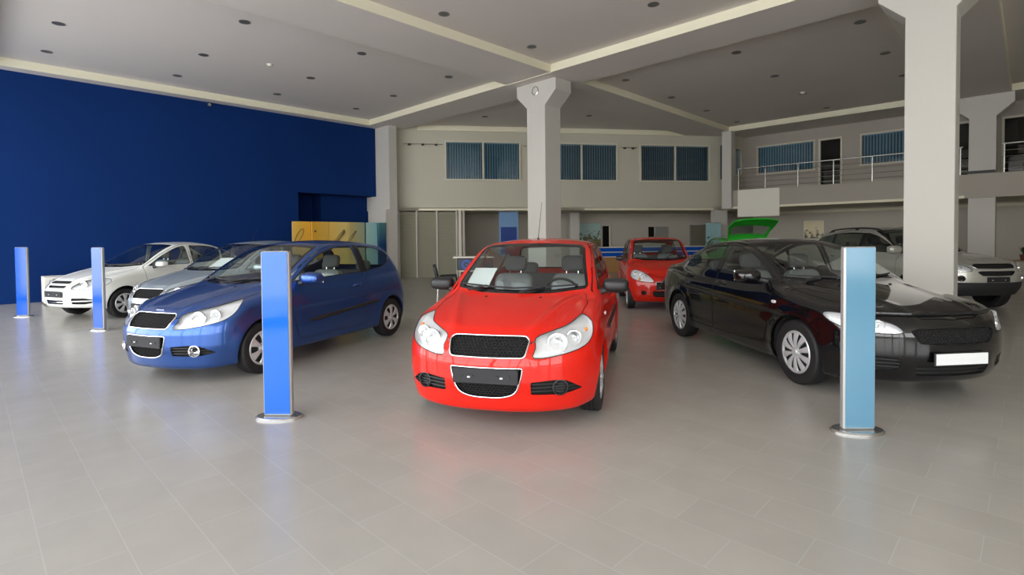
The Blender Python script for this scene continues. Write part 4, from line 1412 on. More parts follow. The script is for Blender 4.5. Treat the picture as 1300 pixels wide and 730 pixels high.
# the wall turning back beside the window wall, with a narrow window
OS = ab(21.95, 8.98)
wallmesh('wall_side', [(.65, 1.45, 4.05, 5.25)], 0, 1.8, 3.35, ZC, .2, M_wall, OS, RZ)
window(.68, 1.42, 4.08, 5.22, OS, RZ, 1, seed=41, slat_tilt=1.0)
M_darkroom = mat('dark_door_backing', (.035, .036, .035, 1), rough=.8, noise=(2.2, .6))  # near-black sheet colour paints the darkness behind the balcony doors
NDOOR = [0]
def glazed_door(x0, x1, z0, z1, origin, rz, leaves=1, rail=True):
    NDOOR[0] += 1
    e = bpy.data.objects.new('door_%d' % NDOOR[0], None); COL.objects.link(e); e['kind'] = 'structure'; e.location = origin; e.rotation_euler = (0, 0, rz)
    mb = MB()
    for x in [x0, x1]: mb.box((x, -.01, (z0+z1)/2), (.07, .10, z1-z0), bev=.006)
    mb.box(((x0+x1)/2, -.01, z1), (x1-x0+.07, .10, .07), bev=.006)
    mb.build('door_frame', M_frame, e)
    for i in range(leaves):
        a = x0+(x1-x0)*i/leaves+.04; b = x0+(x1-x0)*(i+1)/leaves-.04
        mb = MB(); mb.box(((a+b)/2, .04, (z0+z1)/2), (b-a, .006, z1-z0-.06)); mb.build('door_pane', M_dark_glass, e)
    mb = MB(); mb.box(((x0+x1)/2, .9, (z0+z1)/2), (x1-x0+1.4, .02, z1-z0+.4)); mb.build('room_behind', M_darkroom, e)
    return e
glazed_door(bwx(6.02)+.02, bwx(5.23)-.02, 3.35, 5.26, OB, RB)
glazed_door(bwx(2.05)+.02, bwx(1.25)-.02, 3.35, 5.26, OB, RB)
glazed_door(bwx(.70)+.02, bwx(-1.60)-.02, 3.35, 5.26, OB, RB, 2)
# dark band at the pier foot on the balcony
mb = MB(); mb.box((21.865, 1.12, 3.41), (.03, .66, .09)); tag(mb.build('trim_7', M_dkgrey, rz=RZ), kind='structure')
# lower wall below the balcony
wallmesh('wall_right_ground', [], 0, 18, 0, 2.64, .2, M_wall2, ab(25.4, 9.2), RB)
mb = MB(); mb.box((25.33, -.2, 2.52), (.08, 17.5, .10)); tag(mb.build('trim_8', M_cream, rz=RZ), kind='structure')
# railing
def railing(b0, b1, posts, label):
    e = empty('balcony_railing', ab(21.98, 0, 3.35), RZ, label, 'railing')
    for b in posts:
        mb = MB(); mb.tube([(0, b, -.02), (0, b, .86)], .021, 10); mb.lathe([(.04, 0), (.04, .012), (.022, .016)], 16, 'z', c=(0, b, 0)); mb.build('rail_post', M_steel, e, smooth=SM)
    mb = MB(); mb.tube([(0, b0, .88), (0, b1, .88)], .024, 12); mb.build('handrail', M_steel, e, smooth=SM)
    for k in range(4):
        mb = MB(); mb.tube([(-.0, b0, .12+k*.185), (0, b1, .12+k*.185)], .009, 8); mb.build('rail_bar', M_steel, e, smooth=SM)
railing(8.58, 1.56, (8.54, 7.50, 6.32, 5.14, 3.96, 2.78, 1.62), 'long steel railing on the balcony edge, from window wall to pier')
railing(.66, -8.2, (.60, -.6, -1.8, -3.0, -4.2, -5.4, -6.6, -7.8), 'steel railing before the glazed balcony doors, beyond the far pier')
# white board hung on the balcony edge
e = empty('hanging_board', ab(21.735, 7.68, 2.81), RZ, 'blank white rectangular board hung on the balcony edge below the railing', 'board')
mb = MB(); mb.box((0, 0, 0), (.05, 1.58, 1.08), bev=.006); mb.build('face', M_white, e)
mb = MB()
mb.box((.0, -.6, .56), (.03, .03, .08)); mb.build('hook', M_alu, e)
mb = MB(); mb.box((.0, .6, .56), (.03, .03, .08)); mb.build('hook', M_alu, e)

# right boundary and the glazed front behind the viewer
wallmesh('wall_far_right', [(k*3.2+.5, k*3.2+3.3, .6, 4.6) for k in range(0, 2)], 0, 33.6, 0, ZC, .2, M_wall, ab(A0, B0), RZ)
wallmesh('wall_front', [(k*3.4+.2, k*3.4+3.4, .12, 5.45) for k in range(8)], 0, 27.6, -.12, ZC, .2, M_wall, ab(A0, -9.2), RZ+PI/2)
mb = MB(); mb.box((27.6, 10, 3), (.2, 40, 6.2)); mb.box((A1-8, 20.6, 3), (24, .2, 6.2)); tag(mb.build('wall_outer', M_wall, rz=RZ), kind='structure')
fr = MB()
for k in range(8):
    for q in (1.6,):
        fr.box((A0+.05, -9.2+k*3.4+.2+q, 2.8), (.08, .07, 5.3))
    fr.box((A0+.05, -9.2+k*3.4+1.8, 2.45), (.08, 3.2, .07)); 
tag(fr.build('trim_9', M_alu, rz=RZ), kind='structure')
# ------------------------------------------------------------------ fittings and furniture
M_bface = mat('blue_panel', srgb(16, 98, 196), rough=.07)
M_bface2 = mat('deep_blue_panel', srgb(20, 88, 196), rough=.10)
M_pale = mat('pale_blue_panel', srgb(90, 138, 164), rough=.12)
def bollard(X, Y, rz, face, label, H=1.42, w=.245, dpt=.058):
    """slim totem: aluminium body, glossy coloured faces, oval foot"""
    e = empty('display_totem', (X, Y, 0), rz, label, 'totem', 'totems standing beside the cars')
    mb = MB(); prof = [(math.cos(2*PI*i/40), math.sin(2*PI*i/40)) for i in range(40)]
    V = []; F = []
    for (s, z) in ((1.0, 0), (1.0, .012), (.93, .022)):
        V += [(x*.20*s, y*.125*s, z) for x, y in prof]
    for k in range(2): F += [(k*40+i, k*40+(i+1) % 40, (k+1)*40+(i+1) % 40, (k+1)*40+i) for i in range(40)]
    F.append(tuple(range(80, 120))); mb.add(V, F)
    mb.build('foot', M_steel, e, smooth=SM)
    mb = MB(); mb.box((0, 0, H/2+.01), (w, dpt, H-.02), bev=.012)
    mb.build('body', M_alu, e, smooth=SM)
    for s in (-1, 1):
        mb = MB(); mb.box((0, s*(dpt/2+.001), H/2+.015), (w-.024, .005, H-.045), bev=.001); mb.build('face_panel', face, e)
    return e
TOT = [(26.5, 402, -10.0, 10.84, M_bface2, 'slim deep blue totem on oval foot, farthest left by the blue wall'),
       (127, 419, -7.09, 9.10, M_bface2, 'slim blue totem on oval foot in front of the white car'),
       (356, 527, -2.0, 4.50, M_bface, 'tall bright blue totem on oval foot beside the blue car wheel'),
       (1083, 545, 2.64, 4.05, M_pale, 'tall pale blue totem on oval foot before the black saloon')]
for i, (_, _, X, Y, f, lb) in enumerate(TOT):
    rz = (0.0, -.30, -.05, .0)[i]
    bollard(X, Y, rz, f, lb)

# downlights and detectors in the ceiling fields
M_dl = mat('downlight_glass', (.13, .13, .12, 1), rough=.35)
M_dlring = mat('downlight_ring', (.25, .25, .24, 1), rough=.4, metal=.5)
first = None
PLACE = {'near': 'near ceiling field', 'left': 'ceiling field by the blue wall', 'far': 'ceiling field before the windows', 'right': 'ceiling field by the balcony', 'edge': 'ceiling field beyond the right beam'}
def downlight(a, b, lab, field):
    global first
    if first is None:
        e = empty('downlight', ab(a, b, ZC-.001), 0, lab, 'downlight')
        mb = MB(); mb.lathe([(.085, 0), (.105, -.004), (.112, -.010), (.108, 0)], 28, 'z'); r = mb.build('rim', M_dlring, e, smooth=SM)
        mb = MB(); mb.lathe([(.001, -.003), (.088, -.003)], 28, 'z'); l = mb.build('lens', M_dl, e)
        first = (e, r, l)
    else:
        e = first[0].copy(); COL.objects.link(e); e.location = ab(a, b, ZC-.001); e['label'] = lab
        for q in first[1:]:
            c2 = q.copy(); COL.objects.link(c2); c2.parent = e
    e['group'] = 'unlit downlights in the ' + PLACE[field]
for a in (1.41, 4.05, 6.69, 9.33):
    for b in (11.47, 14.16, 16.42): downlight(a, b, 'small round unlit downlight in the ceiling field by the blue wall', 'left')
for a in (4.05, 6.69, 9.27):
    for b in (2.6, 5.21, 8.34): downlight(a, b, 'small round unlit downlight in the ceiling field above the red car', 'near')
for a in (13.12, 15.80, 18.37, 21.05):
    for b in (2.6, 5.15, 8.25): downlight(a, b, 'small round unlit downlight in the ceiling field nearest the balcony', 'right')
for a, b in ((13.3, 11.57), (15.95, 11.57), (13.3, 14.3)): downlight(a, b, 'small round unlit downlight in the ceiling field before the upper windows', 'far')
downlight(16.25, -.75, 'small round unlit downlight beyond the right hand ceiling beam', 'edge')
def detector(a, b, lab):
    e = empty('smoke_detector', ab(a, b, ZC), 0, lab, 'detector')
    mb = MB(); mb.lathe([(.07, 0), (.07, -.012), (.055, -.02), (.05, -.045), (.02, -.055), (.001, -.056)], 24, 'z'); mb.build('housing', M_white, e, smooth=SM)
    mb = MB(); mb.lathe([(.009, -.054), (.009, -.064), (.001, -.065)], 12, 'z'); mb.build('sensor', M_dkgrey, e, smooth=SM)

detector(5.44, 13.78, 'white smoke detector between downlights above the blue car')
detector(18.23, 5.12, 'white smoke detector on the ceiling in front of the balcony')

# spot lamp at the top of the blue wall
e = empty('spot_lamp', ab(5.24, 17.96, 5.66), RZ, 'small dark spot lamp fixed at the top of the blue wall', 'spot lamp')
mb = MB(); mb.box((0, .04, .03), (.06, .06, .05), bev=.01); mb.build('bracket', M_black, e)
mb = MB(); mb.lathe([(.001, -.06), (.045, -.06), (.05, .05), (.04, .055), (.038, .03), (.001, .03)], 20, 'y', c=(0, -.05, -.02)); mb.build('head', M_steel, e, smooth=SM)

# picture-lamp rails on the window wall
def rail(t0, t1, lab, n):
    e = empty('lamp_rail', W0+WU*t0-WN*.02+Vector((0, 0, 5.20)), WR, lab, 'lamp rail')
    mb = MB(); mb.tube([(0, -.06, 0), (t1-t0, -.06, 0)], .012, 8); mb.build('bar', M_steel, e, smooth=SM)
    for i in range(n):
        x = (t1-t0)*(i+.5)/n
        mb = MB(); mb.tube([(x, 0, 0), (x, -.10, 0)], .012, 8); mb.lathe([(.001, -.07), (.035, -.07), (.045, .03), (.03, .035)], 16, 'x', c=(x, -.10, -.03)); mb.build('lamp_head', M_dkgrey, e, smooth=SM)
rail(.30, 1.84, 'thin lamp rail left of the first upper window', 3)
rail(5.02, 5.60, 'short lamp rail between the first window and the pier', 1)
rail(9.10, 9.80, 'short lamp rail between the second and third upper windows', 2)

# hanging banner behind the red car
M_ban1 = mat('banner_light_blue', srgb(120, 160, 205), rough=.5)
M_ban2 = mat('banner_blue', srgb(22, 62, 140), rough=.5)
e = empty('hanging_banner', W0+WU*4.5+WN*.6, WR, 'blue two tone banner hanging beneath the window wall left of the pier', 'banner')
mb = MB(); mb.box((0, 0, 1.70), (.80, .02, 1.78)); mb.build('cloth', M_ban1, e)
mb = MB(); mb.box((0, -.014, 1.42), (.66, .012, 1.10)); mb.build('printed_field', M_ban2, e)
mb = MB(); mb.tube([(-.42, 0, 2.60), (.42, 0, 2.60)], .018, 8); mb.build('top_bar', M_alu, e, smooth=SM)

# garden photographs on the lower rear wall
def garden_mat(name, seed, sky, leaf, scale, amt, warm=None):
    m = bpy.data.materials.new(name); m.use_nodes = True
    nt = m.node_tree; b = nt.nodes['Principled BSDF']; b.inputs['Roughness'].default_value = .35
    tc = nt.nodes.new('ShaderNodeTexCoord'); mp = nt.nodes.new('ShaderNodeMapping'); mp.inputs['Location'].default_value = (seed, seed*.7, seed*1.3)
    nt.links.new(tc.outputs['Object'], mp.inputs[0])
    n = nt.nodes.new('ShaderNodeTexNoise'); n.inputs['Scale'].default_value = scale; n.inputs['Detail'].default_value = 8; n.inputs['Roughness'].default_value = .7
    nt.links.new(mp.outputs[0], n.inputs['Vector'])
    sp = nt.nodes.new('ShaderNodeSeparateXYZ'); nt.links.new(tc.outputs['Object'], sp.inputs[0])
    # leaves thicken towards the foot of the picture
    mr = nt.nodes.new('ShaderNodeMapRange'); mr.inputs['From Min'].default_value = -.5; mr.inputs['From Max'].default_value = .5; mr.inputs['To Min'].default_value = .16; mr.inputs['To Max'].default_value = -.16
    nt.links.new(sp.outputs['Z'], mr.inputs['Value'])
    ad = nt.nodes.new('ShaderNodeMath'); ad.operation = 'ADD'; nt.links.new(n.outputs['Fac'], ad.inputs[0]); nt.links.new(mr.outputs[0], ad.inputs[1])
    cr = nt.nodes.new('ShaderNodeValToRGB'); e_ = cr.color_ramp.elements
    e_[0].position = amt; e_[0].color = sky; e_[1].position = amt+.05; e_[1].color = leaf
    if warm:
        q = cr.color_ramp.elements.new(amt+.14); q.color = warm
    nt.links.new(ad.outputs[0], cr.inputs[0]); nt.links.new(cr.outputs[0], b.inputs['Base Color'])
    return m
def picture(org, rz, x, z, w, h, m, lab, frame=None, name='garden_picture'):
    e = empty(name, Vector(org), rz, lab, 'picture')
    mb = MB(); mb.box((0, 0, 0), (w, .02, h)); o = mb.build('print', m, e); o.location = (x, -.03, z)
    mb = MB(); f = .025
    for s in (-1, 1):
        mb.box((x+s*w/2, -.03, z), (f, .04, h+f), bev=.004); mb.box((x, -.03, z+s*h/2), (w+f, .04, f), bev=.004)
    mb.build('picture_frame', frame or M_alu, e)
g1 = garden_mat('garden_print', 3.1, srgb(176, 206, 204), srgb(64, 74, 38), 6, .455, srgb(140, 128, 76))
g2 = garden_mat('garden_print_two', 9.4, srgb(160, 200, 206), srgb(40, 70, 44), 5, .50)
g3 = garden_mat('courtyard_print', 5.2, srgb(235, 222, 180), srgb(96, 84, 50), 5, .55, srgb(50, 46, 26))
WB = W0+WN*3.0
picture(WB, WR, 8.68, 1.45, 1.14, 1.46, g1, 'large print of a tree against pale teal sky, left of the dark doorway')
e = empty('banner_stand', W0+WU*13.02-WN*.42+Vector((0, 0, 1.2)), WR, 'pale teal banner stand with a dark tree, left of the raised green tailgate', 'banner')
mb = MB(); mb.box((0, 0, 0), (.68, .012, 1.72)); mb.build('print', g2, e)
mb = MB(); mb.tube([(0, .03, -1.18), (0, .03, .86)], .012, 8); mb.tube([(-.32, .0, .87), (.32, .0, .87)], .012, 8); mb.build('support', M_alu, e, smooth=SM)
mb = MB(); mb.box((0, .02, -1.17), (.7, .3, .05), bev=.01); mb.build('foot', M_alu, e)
picture(ab(25.4, 9.2), RB, 9.2-6.66, 1.74, .76, .76, g3, 'small bright courtyard print in white frame under the balcony', M_white)
# small fittings on the rear wall
e = empty('wall_panel', WB, WR, 'flat grey metal panel right of the small dark wall opening', 'panel')
mb = MB(); mb.box((12.30, -.02, 1.60), (.62, .04, .78), bev=.006); mb.build('cover', mat('grey_panel', srgb(150, 148, 142), .5), e)
mb = MB(); mb.box((12.55, -.045, 1.60), (.03, .02, .10)); mb.build('latch', M_alu, e)
e = empty('louvred_vent', WB, WR, 'grey slatted vent on the rear wall left of the garden print', 'vent')
mb = MB()
for k in range(12): mb.box((14.14, -.03, 1.10+k*.082), (.76, .012, .072), rx=-.4)
mb.build('slat_panel', M_louv, e)
mb = MB()
for s in (-1, 1): mb.box((14.14+s*.40, -.03, 1.55), (.04, .06, 1.02)); mb.box((14.14, -.03, 1.55+s*.50), (.8, .06, .04))
mb.build('surround', M_alu, e)

# reception counter
M_ply = mat('counter_wood', srgb(176, 132, 84), rough=.5, noise=(3, .08))
e = empty('reception_counter', W0+WU*10.9+WN*1.15, WR, 'long reception counter with blue and white bands over tan wood', 'counter')
mb = MB(); mb.box((0, 0, .33), (4.9, .7, .66), bev=.01); mb.build('base', M_ply, e)
for z in (.76, .97):
    mb = MB(); mb.box((0, -.02, z), (4.94, .74, .16), bev=.008); mb.build('blue_band', M_bface2, e)
for z in (.665, .865, 1.07):
    mb = MB(); mb.box((0, -.03, z), (4.98, .78, .035), bev=.006); mb.build('white_band', M_white, e)

# console and chair beside the red car
e = empty('console_desk', (-.93, 12.9, 0), .05, 'high black console with white top and blue lit ring picture', 'console')
mb = MB(); mb.box((0, 0, 1.06), (.98, .55, .03), bev=.008); mb.build('top', M_white, e)
mb = MB(); mb.box((.03, .02, .90), (.86, .46, .29), bev=.01); mb.box((.03, .15, .38), (.70, .2, .74), bev=.01); mb.build('cabinet', M_black, e)
M_ringp = mat('ring_picture', srgb(30, 80, 170), rough=.3)
mb = MB(); mb.box((-.17, -.222, .885), (.40, .012, .26)); mb.build('picture_field', mat('picture_field', srgb(20, 34, 60), .3), e)
mb = MB(); mb.lathe([(.065, -.232), (.07, -.240), (.115, -.240), (.12, -.232)], 32, 'y', c=(-.17, 0, .885)); mb.lathe([(.001, -.238), (.022, -.238)], 20, 'y', c=(-.17, 0, .885)); mb.build('ring', M_ringp, e, smooth=SM)
mb = MB(); mb.box((-.02, -.02, .735), (.62, .50, .03), bev=.006); mb.build('shelf', M_white, e)
M_leather = mat('black_leather', (.02, .02, .022, 1), rough=.4)
e = empty('visitor_chair', (-1.50, 12.25, 0), math.radians(5), 'black armchair on thin metal legs beside the console', 'chair')
mb = MB(); mb.add(*box_points(0, 0, .46, .50, .48, .10, .4)); mb.build('seat', M_leather, e, smooth=SM)
mb = MB(); mb.add(*box_points(-.25, 0, .72, .07, .46, .44, .4, 14, -.22)); mb.build('backrest', M_leather, e, smooth=SM)
for s in (-1, 1):
    mb = MB(); mb.tube([(-.20, s*.25, .42), (-.16, s*.27, .64), (.20, s*.27, .66), (.23, s*.25, .45)], .022, 8); mb.build('armrest', M_leather, e, smooth=SM)
for sx in (-1, 1):
    for s in (-1, 1):
        mb = MB(); mb.tube([(sx*.20, s*.20, .44), (sx*.23, s*.22, .0)], .012, 8); mb.build('leg', M_steel, e, smooth=SM)

# row of tall exhibition panels in front of the blue alcove
def grad_mat(name, c0, c1, axis='Z', r0=0.0, r1=2.1):
    m = bpy.data.materials.new(name); m.use_nodes = True
    nt = m.node_tree; b = nt.nodes['Principled BSDF']; b.inputs['Roughness'].default_value = .4
    tc = nt.nodes.new('ShaderNodeTexCoord'); sp = nt.nodes.new('ShaderNodeSeparateXYZ'); nt.links.new(tc.outputs['Object'], sp.inputs[0])
    mr = nt.nodes.new('ShaderNodeMapRange'); mr.inputs['From Min'].default_value = r0; mr.inputs['From Max'].default_value = r1
    nt.links.new(sp.outputs[axis], mr.inputs['Value'])
    cr = nt.nodes.new('ShaderNodeValToRGB'); cr.color_ramp.elements[0].color = c0; cr.color_ramp.elements[1].color = c1
    nt.links.new(mr.outputs[0], cr.inputs[0]); nt.links.new(cr.outputs[0], b.inputs['Base Color'])
    return m
Y1, Y2, Y3 = srgb(224, 168, 44), srgb(226, 184, 84), srgb(222, 200, 124)
PAN = [(grad_mat('amber_print', Y2, Y1, 'X', 0, .55), 'amber yellow exhibition panel with a black cable loop, first of the row'),
       (grad_mat('golden_print', Y1, Y2, 'X', 0, .5), 'golden exhibition panel with one small dark knob'),
       (grad_mat('straw_print', Y2, Y3, 'X', 0, .55), 'straw yellow exhibition panel with paired cable loops'),
       (grad_mat('cream_shaded_print', Y3, srgb(176, 190, 160), 'X', 0, .6), 'cream exhibition panel with its shaded side painted sage, fourth along the blue wall'),  # sage end paints the shaded side of the folded panel
       (grad_mat('mist_print', srgb(150, 186, 176), srgb(120, 170, 178), 'X', 0, .4), 'pale aqua exhibition panel between cream and teal ones'),
       (grad_mat('teal_print', srgb(6, 66, 122), srgb(96, 156, 160), 'Z', 1.3, 2.2), 'deep teal exhibition panel beside the corner pier')]
PX = [(7.35, 17.10, .60), (7.94, 16.98, .62), (8.56, 17.02, .70), (9.26, 16.98, .72), (10.02, 17.12, .42), (10.44, 16.98, .40)]
for i, (m, lab) in enumerate(PAN):
    a, b, wdt = PX[i]
    e = empty('exhibition_panel', ab(a, b), RZ+(-.10, .05, -.05, .18, -.30, .22)[i], lab, 'exhibition panel', 'tall exhibition panels before the blue alcove')
    mb = MB(); mb.box((wdt/2, 0, 1.08), (wdt-.014, .05, 2.08), bev=.004); mb.build('panel_face', m, e)
    mb = MB()
    for x in (.02, wdt-.02): mb.box((x, .04, 1.05), (.025, .03, 2.1))
    mb.build('rear_frame', M_alu, e)
    mb = MB(); mb.box((wdt/2, .03, .02), (wdt*.8, .35, .03), bev=.006); mb.build('foot', M_steel, e)
    def loop(x0, z0, w, h, lean):
        mb = MB(); pts = []
        for k in range(25):
            t = 2*PI*k/24
            x = math.cos(t)*w; z = math.sin(t)*h
            pts.append((x0+x+z*lean, -.04, z0+z))
        mb.tube(pts[:-1], .008, 6, True); mb.build('cable_loop', M_black, e, smooth=SM)
    if i == 0: loop(.22, 1.66, .09, .22, .5)
    if i == 2: loop(.34, 1.60, .04, .26, .8); loop(.40, 1.58, .03, .22, .8)
    if i == 3: loop(.10, 1.58, .05, .24, .9)
    if i == 1:
        mb = MB(); mb.lathe([(.03, -.03), (.03, -.05), (.001, -.055)], 16, 'y', c=(.12, 0, 1.80)); mb.build('knob', M_dkgrey, e, smooth=SM)

# white plinth behind the white saloon, table with pots under the balcony
e = empty('white_plinth', ab(1.37, 17.25), RZ, 'low white box standing against the blue wall behind the white car', 'plinth')
mb = MB(); mb.box((.5, 0, .36), (1.2, .8, .64), bev=.01); mb.build('box', M_white, e)
mb = MB(); mb.box((.5, 0, .02), (1.12, .72, .04)); mb.build('kick', M_dkgrey, e)
M_wood = mat('table_wood', srgb(150, 132, 104), rough=.5)
M_leaf = mat('leaf_green', srgb(38, 62, 30), rough=.5)
M_pot = mat('clay_pot', srgb(96, 60, 40), rough=.7)
TX, TY = 14.75, 14.9
e = empty('side_table', (TX, TY, 0), -.2, 'narrow pale topped table at the right edge carrying brown pots', 'table')
mb = MB(); mb.box((0, 0, .73), (1.5, .6, .035), bev=.008); mb.build('tabletop', M_wood, e)
for sx in (-1, 1):
    for s in (-1, 1):
        mb = MB(); mb.box((sx*.68, s*.24, .356), (.05, .05, .71), bev=.004); mb.build('leg', M_wood, e)
def plant(X, Y, Z, n, h, seed, lab, potm, pr=.09, name='potted_plant', spread=.5):
    e = empty(name, (X, Y, Z), 0, lab, 'plant')
    mb = MB(); mb.lathe([(.001, .0), (pr*.7, 0), (pr*.95, pr*1.6), (pr*1.05, pr*1.62), (pr*1.05, pr*1.85), (pr*.92, pr*1.85), (pr*.9, pr*1.6), (.001, pr*1.55)], 20, 'z'); mb.build('pot', potm, e, smooth=SM)
    r = random.Random(seed); mb = MB()
    for k in range(n):
        a = r.uniform(0, 2*PI); l = h*r.uniform(.6, 1.0); sp = spread*r.uniform(.3, 1)
        pts = []; 
        for q in range(6):
            t = q/5; pts.append((math.cos(a)*sp*l*t*t*1.1, math.sin(a)*sp*l*t*t*1.1, pr*1.6+l*(t-.35*t*t*sp)))
        wv = .022*r.uniform(.7, 1.4)
        nx, ny = -math.sin(a), math.cos(a)
        V = []; 
        for q, p in enumerate(pts):
            ww = wv*math.sin(PI*min(1, (q+.6)/5.6))
            V += [(p[0]-nx*ww, p[1]-ny*ww, p[2]), (p[0], p[1], p[2]-.004), (p[0]+nx*ww, p[1]+ny*ww, p[2])]
        F = []
        for q in range(5):
            for u in range(2): F.append((q*3+u, q*3+u+1, q*3+u+4, q*3+u+3))
        mb.add(V, F)
    mb.build('leaves', M_leaf, e, smooth=SM)
plant(TX-.42, TY-.02, .7475, 26, .30, 3, 'small leafy plant in clay pot on the table, nearest the far pier', M_pot)
plant(TX-.02, TY+.04, .7475, 34, .46, 5, 'larger leafy plant in brown pot on the side table', M_pot, .11)
# ------------------------------------------------------------------ the cars
def hood_poly(c, scale=1.0):
    return None

def saloon_aveo():
    c = aveo_hatch(False)
    c.update(Xr=[(.15, -2.12), (.3, -2.20), (.55, -2.235), (.75, -2.21), (.95, -2.16), (1.05, -2.12)],
             Zt=[(2.05, .67), (1.97, .73), (1.86, .785), (1.7, .835), (1.45, .90), (1.2, .955), (.95, 1.0), (.75, 1.015), (.3, .985), (-.4, .995), (-1.2, 1.03), (-1.7, 1.07), (-2.0, 1.065), (-2.2, 1.02)],
             Zb=[(-2.2, .28), (-1.6, .20), (-.8, .19), (.8, .18), (1.5, .20), (1.8, .25), (2.05, .26)],
             Wp=[(2.05, .72), (1.8, .785), (1.5, .82), (1.24, .832), (.8, .836), (0, .838), (-.9, .838), (-1.3, .828), (-1.8, .80), (-2.2, .74)],
             Zr=[(1.0, 1.20), (.5, 1.385), (.2, 1.455), (-.15, 1.492), (-.5, 1.500), (-.8, 1.48), (-1.1, 1.42), (-1.5, 1.27), (-1.9, 1.08)],
             Xg=[(.6, -2.3), (1.02, -1.86), (1.2, -1.55), (1.35, -1.22), (1.5, -.8)], sg=.6,
             tub_rear=-1.6)
    c['rearwin'] = round_poly([(-.5, 1.12), (.52, 1.12), (.56, 1.15), (.46, 1.38), (-.5, 1.40)], .04)
    c['sidewins'] = [('door_front', c['sidewins'][0][1]),
                     ('door_rear', round_poly([(-.27, 1.42), (-.27, 1.02), (-.98, 1.06), (-1.02, 1.25), (-.95, 1.36), (-.7, 1.41)], [.04, .04, .05, .06, .08, .2])),
                     ('body', round_poly([(-1.05, 1.085), (-1.42, 1.13), (-1.30, 1.22), (-1.07, 1.32)], .03))]
    ang = 38
    c['lamps'] = [('headlight', ang, smooth_poly(lamp_uv(ang, [(1.97, .40, .62), (1.93, .45, .70), (1.84, .55, .755), (1.72, .64, .79), (1.58, .70, .805), (1.46, .76, .79), (1.46, .78, .73), (1.56, .76, .67), (1.72, .71, .63), (1.85, .60, .60)]), 3))]
    c['holes'] = [('grille', 0, round_poly([(-.5, .765), (.27, .76), (.30, .735), (.28, .715), (-.5, .715)], .012), dict(depth=.04, obj='upper_grille')),
                  ('mgrille', 0, round_poly([(-.5, .680), (.25, .680), (.27, .66), (.24, .635), (-.5, .63)], .012), dict(depth=.04, obj='upper_grille')),
                  ('lgrille', 0, round_poly([(-.5, .405), (.25, .405), (.24, .33), (-.5, .32)], .012), dict(depth=.04, obj='lower_grille', bars=(1, .012, M_chrome))),
                  ('slot', 0, round_poly([(.42, .445), (.62, .44), (.72, .41), (.70, .345), (.60, .325), (.42, .335)], .02), dict(depth=.035, obj='bumper_slot', two=True, bars=(1, .014, 'PAINT')))]
    return c

